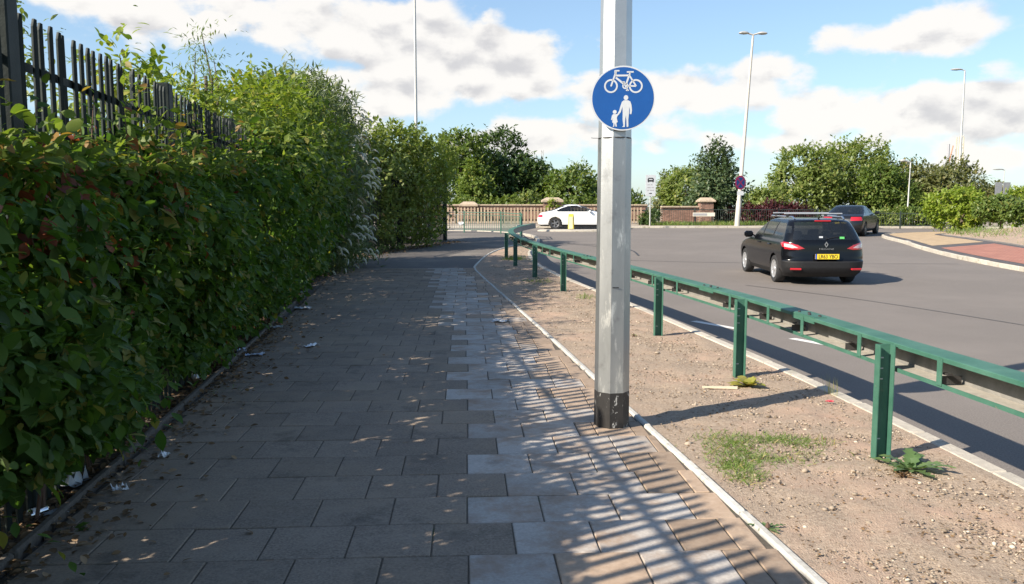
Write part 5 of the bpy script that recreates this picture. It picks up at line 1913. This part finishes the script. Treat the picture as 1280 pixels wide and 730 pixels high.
lamp('street_lamp', 'tall leaning pale concrete lamp post with twin lantern heads and a clearway sign', 12.98, 48.6, 11.25, LAMP_CONC, (.70, .3), 2, .15, arm=.38, bearing=5)
lamp('street_lamp', 'slim tall lamp post rising behind the bright lime bush on the island', 36.9, 70, 12.6, STEEL_GREY, (.05, 0), 1, .15, arm=.6, bearing=170)
lamp('street_lamp', 'very tall grey lamp post standing behind the thicket at the path bend', -4.5, 40.0, 13.0, STEEL_GREY, (.0, 0), 2, .11, arm=.6, bearing=10)
lamp('street_lamp', 'thin short pale lamp post among low shrubs past the saloon', 22.95, 49.0, 4.1, STEEL_GREY, (.06, 0), 1, .06, arm=.2, bearing=180)
lamp('street_lamp', 'small distant curved lamp post near the round sign back', 55.0, 95.0, 5.6, STEEL_GREY, (.2, 0), 1, .08, arm=.8, bearing=180)
# clearway sign on the leaning lamp
x, y = 13.06, 48.38
cs = empty('clearway_sign', (x, y, 3.0), 'round red and blue no stopping sign on the leaning lamp post', 'sign')
Mc = disc_M(-28)
MB().lathe([(0, -.006), (.40, -.006), (.40, 0), (0, 0)], 32, Mc).build('red_disc', SIGN_RED, cs)
MB().lathe([(.30, 0), (.30, .004), (0, .004)], 32, Mc).build('blue_face', SIGN_BLUE, cs)
for k_, a in enumerate((math.pi / 4, -math.pi / 4)):
    rbar = MB().box((0, 0, .006 + .003 * k_), (.60, .07, .002)).build('red_bar', SIGN_RED, cs)
    rbar.matrix_basis = Mc @ Matrix.Rotation(a, 4, 'Z')
MB().box((0, 0, 0), (.36, .02, .24)).build('supplementary_plate', SIGN_WHITE, cs).location = (0, 0, -.60)
# yellow keep-left bollard on its small refuge
x, y = 3.08, 44.0
rf_ = MB()
rf_.lathe([(.0, .10), (.85, .10), (.9, .06), (.9, -.05)], 24)
for i, v in enumerate(rf_.v): rf_.v[i] = (v[0] * 2.6, v[1] * .8, v[2])
ro = rf_.build('traffic_refuge', CONC, None)
ro.location = (x + .6, y + .3, zr(y))
tag(ro, 'small raised concrete refuge under the yellow bollard', 'kerb island')
bo = empty('traffic_bollard', (x, y, zr(y) + .10), 'yellow and white traffic bollard standing before the white coupe', 'bollard')
MB().box((0, 0, .42), (.30, .22, .80), taper=.9).build('shell', YELLOW, bo, bevel=.03)
MB().box((-.02, -.112, .36), (.20, .012, .62)).build('white_front', mat('bollard_cream', (.72, .68, .42), rough=.5), bo)
MB().box((.146, 0, .57), (.012, .16, .24), ry=-.03).build('dark_face', SIGN_BACK, bo)
MB().box((.152, 0, .27), (.012, .16, .32), ry=-.03).build('orange_face', mat('bollard_orange', (.55, .30, .03), rough=.5), bo)
# sign backs on the roundabout
t = empty('direction_sign', (31.3, 54.0, rise(54)), 'pair of dark grey sign backs on posts behind the island shrubs', 'sign')
for dx in (-.25, .27):
    MB().box((dx, 0, 2.0), (.44, .04, 1.1)).build('panel', SIGN_BACK, t)
    MB().tube([(dx, .07, -.2), (dx, .07, 2.5)], .04, 6).build('post', STEEL_GREY, t)
t = empty('round_sign', (32.3, 52.0, rise(52)), 'round grey back of a sign on a post above the island shrubs', 'sign')
MB().lathe([(0, -.02), (.62, -.02), (.62, 0), (0, 0)], 28, Matrix.Translation((0, 0, 3.2)) @ disc_M(62)).build('disc', SIGN_BACK, t)
MB().tube([(.05, .05, -.2), (.05, .05, 3.9)], .06, 6).build('post', STEEL_GREY, t)

# far railway gantry, cranes
t = empty('railway_gantry', (3.6, 130, 0), 'far steel railway gantry showing above the trees', 'gantry')
for dx, h_ in ((0, 9.4), (1.05, 10.2)):
    MB().box((dx - .15, 0, h_ / 2), (.09, .09, h_)).build('mast', STEEL_GREY, t)
    MB().box((dx + .15, 0, h_ / 2), (.09, .09, h_)).build('mast', STEEL_GREY, t)
    for k_ in range(8):
        MB().tube([(dx - .15, 0, h_ - .7 * k_), (dx + .15, 0, h_ - .7 * k_ - .7)], .03, 4).build('brace', STEEL_GREY, t)
for z, w_ in ((8.6, 3.6), (7.8, 3.0), (6.9, 2.4)):
    MB().tube([(-w_ / 2 + .3, 0, z), (w_ / 2 + .6, 0, z - .2)], .04, 4).build('cross_arm', STEEL_GREY, t)
CRANE = mat('crane_cream', (.50, .46, .36), (.58, .53, .42), .5, .7)
ORANGE = mat('machine_orange', (.50, .20, .10), (.58, .26, .14), .5, .7)
t = empty('tower_crane', (158, 300, 0), 'pale distant crane mast showing behind the tall lamp post', 'crane')
for dx in (-.8, .8):
    for dy in (-.8, .8): MB().box((dx, dy, 12.5), (.32, .32, 27)).build('mast_leg', CRANE, t)
for k_ in range(14): MB().tube([(-.8 if k_ % 2 else .8, -.8, k_ * 1.9), (.8 if k_ % 2 else -.8, -.8, k_ * 1.9 + 1.9)], .13, 4).build('brace', CRANE, t)
t = empty('mobile_crane', (154, 300, 0), 'slender distant crane jib with a leaning red lattice stay', 'crane')
MB().tube([(0, 0, 0), (0, 0, 23.5)], [.6, .4], 6).build('jib', mat('crane_grey', (.36, .36, .38), rough=.7), t)
MB().tube([(-1.0, 0, 10), (1.6, 0, 23)], [.25, .2], 5).build('stay', ORANGE, t)
t = empty('site_frame', (68, 150, 0), 'distant grey and orange steel site frame above the olive trees', 'frame')
for dx in (-2.2, -.7, .8, 2.3): MB().box((dx, 0, 4.4), (.22, .22, 9.4 if dx > -1 else 8.6)).build('column', ORANGE if dx < 0 else STEEL_GREY, t)
for z in (7.2, 8.7): MB().box((0, 0, z), (5.2, .2, .2)).build('beam', STEEL_GREY, t)

# ------------------------------------------------------------------ trees and shrubs behind the road
GRP = 'trees beyond the road'


def far_tree(name, label, x0, x1, top, d, m_, n, leaf, seed, base=.25, lob=.50, nl=20, cone=0, cat='tree', k=8, twig=.95, tmpl=LEAF_FAR, depth=None, z0=None, part='crown'):
    x, w, h = by_px(x0, x1, top, d)
    z0 = rise(d) - .05 if z0 is None else z0
    return make_tree(name, label, x, d, z0, crown(seed, w, depth or w * .9, h - z0, base, nl, cone, lob), m_, n, leaf, .05 + .02 * (h - z0), GRP if cat == 'tree' else None, cat, seed, tmpl, k, twig, part)


far_tree('sycamore_tree', 'dark sycamore just left of the highest crown above the parapet', 540, 612, 172, 64, LEAF['mid'], 9000, .30, 51)
far_tree('sycamore_tree', 'large dark sycamore with the highest crown above the parapet', 582, 660, 167, 67, LEAF['dark'], 10000, .30, 52)
far_tree('sycamore_tree', 'dark sycamore sloping down towards the brick pillar', 630, 690, 196, 66, LEAF['dark'], 8000, .30, 53)
far_tree('maple_sapling', 'small pointed green tree before the dark sycamores', 572, 612, 200, 60, LEAF['ash'], 4000, .24, 54, cone=.6)
far_tree('oak_tree', 'rounded green tree right behind the white coupe', 686, 752, 208, 63, LEAF['mid'], 7000, .28, 55)
far_tree('roadside_tree', 'low green tree hidden mostly by the octagonal column', 745, 806, 236, 60, LEAF['mid'], 5000, .26, 56)
far_tree('cypress_tree', 'small pointed conifer tip behind the light green tree', 815, 846, 212, 82, LEAF['olive'], 2600, .26, 57, cone=.8)
far_tree('willow_tree', 'light green bushy tree behind the brown brick wall', 822, 884, 211, 70, LEAF['light'], 7000, .28, 58)
far_tree('holm_oak', 'dark grey green pointed tree beside the leaning lamp post', 864, 930, 176, 54, LEAF['blue'], 11000, .22, 59, base=.3, cone=.55, nl=22, lob=.40)
far_tree('hazel_tree', 'yellow green low tree between lamp post and large willows', 925, 985, 236, 60, LEAF['light'], 6000, .25, 60)
far_tree('grey_willow', 'broad pale green willow with the purple shrub at its foot', 962, 1052, 190, 64, LEAF['light'], 12000, .27, 61, nl=22)
far_tree('grey_willow', 'tall pale green willow directly behind the saloon', 1020, 1102, 182, 67, LEAF['light'], 12000, .27, 62, nl=22)
far_tree('grey_willow', 'darker willow leaning right behind the short lamp post', 1072, 1132, 208, 62, LEAF['mid'], 8000, .26, 63)
far_tree('alder_tree', 'olive brown tree beneath the orange site frame', 1108, 1172, 208, 66, LEAF['olive'], 8000, .26, 64)
far_tree('alder_tree', 'olive tree beside the tall slim lamp post', 1146, 1212, 204, 64, LEAF['olive'], 9000, .26, 65)
far_tree('hawthorn_tree', 'low olive tree behind the sign backs on the island', 1205, 1265, 232, 68, LEAF['olive'], 5000, .26, 66)
far_tree('hawthorn_tree', 'broad olive tree beyond the round sign back', 1262, 1360, 206, 75, LEAF['olive'], 7000, .28, 67)
far_tree('roadside_tree', 'green tree beyond the right hand edge of the island shrubs', 1330, 1440, 200, 70, LEAF['mid'], 6000, .28, 68)
far_tree('purple_shrub', 'wide purple leaved shrub behind the dark railing', 905, 1024, 252, 52.5, LEAF['purple'], 9000, .16, 71, base=.05, cat='shrub', depth=2.2, nl=20, lob=.75, twig=.4, part='foliage')
far_tree('verge_shrub', 'low pale fern like shrub between saloon and short lamp post', 1076, 1130, 264, 49, LEAF['light'], 4000, .16, 72, base=.02, cat='shrub', depth=2, lob=.7, twig=.4, part='foliage')
far_tree('verge_shrub', 'low green shrub right of the short lamp post', 1122, 1182, 262, 48.5, LEAF['mid'], 4500, .16, 73, base=.02, cat='shrub', depth=2, lob=.7, twig=.4, part='foliage')
far_tree('lime_bush', 'bright lime green bush on the roundabout island', 1160, 1240, 238, 42, LEAF['lime'], 6500, .17, 74, base=.1, cat='shrub', depth=2.6, lob=.6, twig=.4, part='foliage', z0=rise(42) + .25)
far_tree('island_bush', 'dark green bush at the right of the lime bush', 1218, 1282, 248, 39.5, LEAF['mid'], 5000, .15, 75, base=.05, cat='shrub', depth=2.4, lob=.6, twig=.35, part='foliage', z0=rise(40) + .45)
far_tree('island_bush', 'yellow green bush behind the dark island bush', 1238, 1330, 240, 43, LEAF['lime'], 5000, .16, 76, base=.05, cat='shrub', depth=2.6, lob=.6, twig=.35, part='foliage', z0=rise(43) + .45)
far_tree('parapet_climber', 'leafy green sprig growing up the wide brick pillar', 683, 697, 246, 55.0, LEAF['lime'], 500, .14, 77, base=.05, cat='plant', depth=.4, lob=.6, twig=.3, part='foliage', nl=6)
far_tree('verge_shrub', 'dark shrub at the foot of the information sign', 800, 822, 264, 50, LEAF['dark'], 1600, .14, 78, base=.02, cat='shrub', depth=1, lob=.7, twig=.3, part='foliage', nl=8)
for i, (x0, x1, tp_, m_, lab) in enumerate(((560, 600, 250, 'mid', 'low undergrowth clump behind the parapet near the dark fence'), (600, 650, 247, 'ash', 'low undergrowth clump behind the middle of the parapet'), (640, 680, 246, 'light', 'yellowish undergrowth clump behind the parapet by the wide pillar'), (700, 760, 248, 'mid', 'low undergrowth clump behind the parapet past the coupe'))):
    far_tree('undergrowth_bush', lab, x0, x1, tp_, 58.5, LEAF[m_], 2500, .2, 80 + i, base=.05, cat='shrub', depth=1.8, lob=.8, twig=.4, part='foliage', nl=10)
# verge plants along the far kerb
n = 5000
xx = rng.uniform(8, 19, n)
pos = np.stack([xx, 49.6 + rng.normal(scale=.35, size=n), np.full(n, rise(49.5))], 1)
dr = unit(np.stack([rng.normal(scale=.5, size=n), rng.normal(scale=.5, size=n), np.ones(n)], 1))
tag(leaves('rough_grass', pos, dr, unit(rng.normal(size=(n, 3))), rng.uniform(.1, .35, n), BLADE, LEAF['grass']), 'rough grass and weeds along the far railings', 'grass', kind='stuff')
n = 7000
a = rng.random(n)
ii = (a * (len(II) - 1)).astype(int)
pos = np.stack([II[ii, 0] + .2 + rng.exponential(2.0, n), II[ii, 1] + rng.normal(scale=.4, size=n), np.zeros(n)], 1)
dd = pos[:, 0] - II[ii, 0]
pos[:, 2] = np.vectorize(rise)(pos[:, 1]) + .05 + .55 * (1 - np.exp(-dd / 3.5))
keepm = np.sin(pos[:, 0] * 1.3) + np.sin(pos[:, 1] * .9) + rng.normal(scale=.6, size=n) > .5
pos = pos[keepm]
n = len(pos)
dr = unit(np.stack([rng.normal(scale=.6, size=n), rng.normal(scale=.6, size=n), np.ones(n)], 1))
tag(leaves('island_weeds', pos, dr, unit(rng.normal(size=(n, 3))), rng.uniform(.08, .28, n), BLADE, LEAF['grass']), 'thin weeds over the bare soil of the island', 'weeds', kind='stuff')

# ------------------------------------------------------------------ stones, grass and weeds on the verge
ico = bmesh.new()
bmesh.ops.create_icosphere(ico, subdivisions=1, radius=1)
IV = np.array([v.co[:] for v in ico.verts])
IF = np.array([[v.index for v in f.verts] for f in ico.faces])
ico.free()
def verge_x(y, u):
    e = np.interp(y, ev[:, 1], ev[:, 0])
    k_ = np.interp(y, kv[:, 1], kv[:, 0])
    return e + (k_ - e) * u
n = 48000
yy = 2.6 + rng.random(n) ** 1.7 * 20
uu = rng.random(n)
# stones lie thick towards the road and thin near the path edge
clump = np.sin(yy * 2.1 + 4 * uu) * np.sin(yy * .9 - 6 * uu) + .6 * np.sin(yy * 5.3 + 9 * uu)
keepm = rng.random(n) < (.25 + .75 * np.clip(uu * 1.6, 0, 1)) * np.clip(.5 + .55 * clump, .12, 1)
yy, uu = yy[keepm], uu[keepm]
n = len(yy)
size = np.exp(rng.normal(-5.42, .55, n)).clip(.0015, .028)
pos = np.stack([verge_x(yy, .03 + .94 * uu), yy, np.vectorize(rise)(yy) + .006 + size * .15], 1)
scl = size[:, None, None] * np.stack([rng.uniform(.8, 1.5, n), rng.uniform(.7, 1.3, n), rng.uniform(.35, .7, n)], 1)[:, None]
th = rng.uniform(0, 6.28, n)
pts = IV[None] * scl * rng.uniform(.8, 1.2, (n, len(IV), 1))
c_, s_n = np.cos(th)[:, None], np.sin(th)[:, None]
V = np.stack([pts[..., 0] * c_ - pts[..., 1] * s_n, pts[..., 0] * s_n + pts[..., 1] * c_, pts[..., 2]], -1) + pos[:, None]
Fa = (np.arange(n) * len(IV))[:, None, None] + IF[None]
STONE = leaf_mat('loose_stone', (.17, .135, .10), (.40, .33, .255), (.55, .48, .38), .10, 0.0, .9, .2)
tag(link('gravel', np_mesh('gravel', V.reshape(-1, 3), Fa.reshape(-1, 3), STONE)), 'loose stones and grit strewn over the dry soil verge', 'gravel', kind='stuff')
# dry bark and stem crumbs
n = 5000
yy = 2.6 + rng.random(n) ** 1.6 * 18
pos = np.stack([verge_x(yy, .05 + .9 * rng.random(n)), yy, np.vectorize(rise)(yy) + .012], 1)
dr = unit(np.stack([rng.normal(size=n), rng.normal(size=n), rng.normal(scale=.1, size=n)], 1))
tag(leaves('dry_crumbs', pos, dr, unit(np.array([0, 0, 1.]) + rng.normal(scale=.3, size=(n, 3))), rng.uniform(.008, .03, n), LEAF_FAR, LEAF['brown']), 'dry plant crumbs scattered over the soil verge', 'plant debris', kind='stuff')


def grass_patch(label, cx, cy, rx_, ry_, n, hgt, seed, m_='grass', tmpl=BLADE, zup=(.25, 1.1)):
    r = np.random.default_rng(seed)
    a, q = r.uniform(0, 2 * math.pi, n), np.sqrt(r.random(n)) * (1 + .25 * r.normal(size=n))
    x, y = cx + rx_ * q * np.cos(a), cy + ry_ * q * np.sin(a)
    ok = np.sin(x * 9 + 1) + np.sin(y * 11) + r.normal(scale=.9, size=n) > -.5
    x, y = x[ok], y[ok]
    m2 = len(x)
    pos = np.stack([x, y, np.vectorize(rise)(y) + .004], 1)
    d = unit(np.stack([r.normal(size=m2), r.normal(size=m2), r.uniform(*zup, m2)], 1))
    tag(leaves('grass_patch', pos, d, unit(r.normal(size=(m2, 3)) + np.array([0, 0, .8])), hgt * r.uniform(.4, 1.3, m2), tmpl, LEAF[m_]), label, 'grass', kind='stuff')


grass_patch('sprawling green grass patch on the bare soil verge', 1.66, 5.6, .36, .36, 3200, .05, 1)
grass_patch('grass tuft of the verge patch nearest the edging', 1.42, 5.1, .16, .22, 1000, .055, 2)
grass_patch('thin creeping grass beside the barrier post with the thistle', 2.0, 5.75, .28, .14, 500, .05, 3)
grass_patch('small grass tuft in a joint of the pavers', .08, 7.32, .09, .03, 160, .035, 4)
grass_patch('small grass tuft in a paver joint beside the pale slabs', -.12, 6.42, .12, .025, 180, .03, 5)
grass_patch('moss and grass lining the edging near the column', 1.08, 5.5, .05, .3, 350, .03, 6)
grass_patch('grass tuft at the foot of a far barrier post', .05, 24.8, .35, .4, 500, .16, 7)
grass_patch('thin weeds scattered on the shaded soil by the barrier', .55, 18.3, .3, .5, 250, .1, 8)
grass_patch('thin weeds on the sunny soil beyond the column', 1.3, 15.2, .25, .3, 180, .09, 9)
grass_patch('dry tall grass stalks by the road kerb', 2.80, 7.25, .04, .10, 45, .16, 10, 'yellowed', STALK, (3, 7))
grass_patch('low weeds at the timber edging', P(7.6, -1.6)[0], P(7.6, -1.6)[1], .2, .25, 160, .05, 11)


def rosette(name, label, x, y, nl, lo, hi, m_, tooth, seed, up=.35, wid=.26):
    """weed with separate leaves; toothed leaves are built as lobed blades"""
    r = random.Random(seed)
    t = empty(name, (x, y, rise(y)), label, 'weed')
    for k_ in range(nl):
        a = 2 * math.pi * k_ / nl * 1.0 + r.uniform(-.4, .4)
        L_ = r.uniform(lo, hi)
        el = r.uniform(up * .3, up * 1.9)
        n_ = 9 if tooth else 7
        V, Fs = [], []
        for i in range(n_ + 1):
            u = i / n_
            w_ = wid * L_ * math.sin(math.pi * min(1, .12 + .88 * u)) ** .8
            if tooth: w_ *= (1.0 if i % 2 else .45)
            rad_ = L_ * (u * math.cos(el) + .05)
            h_ = L_ * (u * math.sin(el) - .55 * u * u * math.sin(el)) + .01
            ca, sa = math.cos(a), math.sin(a)
            for sg, dz in ((-1, .12), (0, 0), (1, .12)):
                V.append((ca * rad_ - sa * w_ * sg * .6, sa * rad_ + ca * w_ * sg * .6, h_ + dz * w_ + r.uniform(-.004, .004)))
        for i in range(n_):
            b = i * 3
            Fs += [(b, b + 1, b + 4, b + 3), (b + 1, b + 2, b + 5, b + 4)]
        o = link('leaf', np_mesh('leaf', V, Fs, m_, True), t)
    MB().lathe([(.018, -.02), (.014, .02), (.004, .04)], 7).build('crown', STEM, t)
    return t


rosette('thistle', 'toothed green thistle at the foot of the barrier post', 2.50, 5.13, 21, .13, .28, LEAF['thistle'], True, 3, .6, .30)
rosette('dead_weed', 'brown withered weed stems beside the green thistle', 2.38, 4.98, 14, .05, .12, LEAF['brown'], True, 4, .5, .2)
rosette('dock_weed', 'yellowing broad leaved dock plant beside a barrier post', 2.17, 7.58, 16, .12, .20, LEAF['yellowed'], False, 5, .75, .50)
rosette('dandelion', 'small flat green dandelion beside the path edging', 1.31, 4.16, 8, .05, .11, LEAF['thistle'], True, 6, .2, .25)
rosette('dandelion', 'tiny green weed on the soil beyond the column', 1.55, 10.6, 6, .04, .08, LEAF['grass'], False, 7, .5, .3)
# a fallen leaf spray on the paving by the hedge
rosette('fallen_sprig', 'green leafy sprig hanging low over the timber edging', P(4.35, -1.70)[0], P(4.35, -1.70)[1], 5, .06, .10, LEAF['hedge'], False, 12, .3, .42)


# ------------------------------------------------------------------ litter
def crumple(name, label, x, y, w, d, h, m_, seed, cat='litter', rz=0.0, n=7):
    """creased scrap: a small sheet folded up and down, with thickness"""
    r = random.Random(seed)
    V, Fs = [], []
    for i in range(n):
        for j in range(n):
            u, v = i / (n - 1) - .5, j / (n - 1) - .5
            V.append((u * w * r.uniform(.86, 1.1), v * d * r.uniform(.86, 1.1), r.uniform(0, 1) ** 1.5 * h + .003))
    for i in range(n - 1):
        for j in range(n - 1): Fs.append((i * n + j, (i + 1) * n + j, (i + 1) * n + j + 1, i * n + j + 1))
    me = bpy.data.meshes.new(name)
    me.from_pydata(V, [], Fs)
    me.materials.append(m_)
    o = link(name, me, None, (x, y, rise(y) + .024), (0, 0, rz))
    md = o.modifiers.new('thick', 'SOLIDIFY')
    md.thickness = .0015
    return tag(o, label, cat)


def gpx(u, v):
    th_ = rad(5.82)
    yc = -(v - 365) / F_PX
    f_, u_ = math.cos(th_) + yc * math.sin(th_), -math.sin(th_) + yc * math.cos(th_)
    k_ = 1.65 / -u_
    return ((u - 640) / F_PX * k_, f_ * k_)


for (u, v, w, d, h, m_, lab, nm) in ((389, 435, .20, .10, .03, PAPER, 'crumpled white paper lying alone on the dark paving', 'paper_scrap'),
                                   (246, 477, .16, .12, .06, PAPER, 'white paper scrap standing up in the leaf litter', 'paper_scrap'),
                                   (302, 443, .14, .10, .05, BLUE_PAPER, 'blue and white wrapper in the leaf litter', 'wrapper'),
                                   (318, 447, .20, .10, .03, BLUE_PAPER, 'flat pale blue wrapper at the edge of the paving', 'wrapper'),
                                   (150, 618, .07, .07, .04, PAPER, 'small white tissue on the paving by the edging board', 'tissue'),
                                   (205, 575, .07, .06, .03, PAPER, 'tiny white and red packet beneath the hanging sprig', 'packet'),
                                   (345, 412, .20, .12, .03, PLASTIC, 'grey flattened carton among the leaves', 'carton'),
                                   (375, 368, .22, .16, .04, PLASTIC, 'dull pale scrap on the litter by the hedge foot', 'plastic_scrap'),
                                   (378, 388, .26, .18, .04, PLASTIC, 'grey plastic sheet scrap on the litter', 'plastic_scrap'),
                                   (1037, 506, .06, .03, .015, mat('litter_red', (.55, .05, .08), rough=.5), 'small red plastic scrap on the soil near the kerb', 'plastic_scrap'),
                                   (625, 404, .22, .2, .03, PLASTIC, 'bleached torn scrap on the pale paving', 'paper_scrap'),
                                   (577, 294, .35, .25, .28, PAPER, 'white carrier bag by the far fence end', 'carrier_bag')):
    x, y = gpx(u, v)
    crumple(nm, lab, x, y, w, d, h, m_, u, rz=u * .1)
x, y = gpx(90, 612)
crumple('plastic_bag', 'clear crumpled plastic bag against the fence foot', x - .02, y, .15, .2, .10, PLASTIC, 7)
# crushed drinks can on the board
x, y = gpx(48, 652)
cn = empty('drinks_can', (x, y, .05), 'crushed silver and white drinks can lying by the edging board', 'can', None, 1.2)
Mr = Matrix.Rotation(math.pi / 2, 4, 'Y')
MB().lathe([(.0, -.055), (.024, -.055), (.031, -.045), (.030, -.01), (.025, .01), (.031, .04), (.024, .052), (.0, .052)], 14, Mr).build('can_body', CHROME, cn, smooth=True)
MB().lathe([(.0315, -.04), (.0305, -.012)], 14, Mr).build('label_band', PAPER, cn)
o = crumple('label_strip', 'long pale plastic strip lying over the edging board', gpx(70, 648)[0], gpx(70, 648)[1], .12, .05, .02, PLASTIC, 3, rz=.4)
# dumped rubbish by the buddleia
for k_, (du, dv, w, m_, nm, lab) in enumerate(((414, 328, .5, PAPER, 'rubbish_bag', 'torn white rubbish bag dumped under the buddleia'), (421, 322, .45, PLASTIC, 'rubbish_bag', 'grey rubbish bag dumped behind the torn white one'), (417, 333, .3, BLUE_PAPER, 'carton', 'pale flattened carton dumped by the rubbish bags'))):
    x, y = gpx(du, dv)
    crumple(nm, lab, x, y, w, w * .8, .32 - .1 * k_, m_, 40 + k_, 'rubbish')
# pale splinter of wood on the soil
x, y = gpx(900, 487)
wd = MB()
wd.prism([(-.16, 0), (.15, -.022), (.16, .02), (-.05, .016)], 0, .018)
o = wd.build('wood_splinter', mat('pale_wood', (.55, .47, .34), (.65, .57, .43), 9, .8), None)
o.location = (x, y, .012)
o.rotation_euler = (0, 0, -.1)
tag(o, 'pale splinter of wood lying by the yellowing dock plant', 'wood')
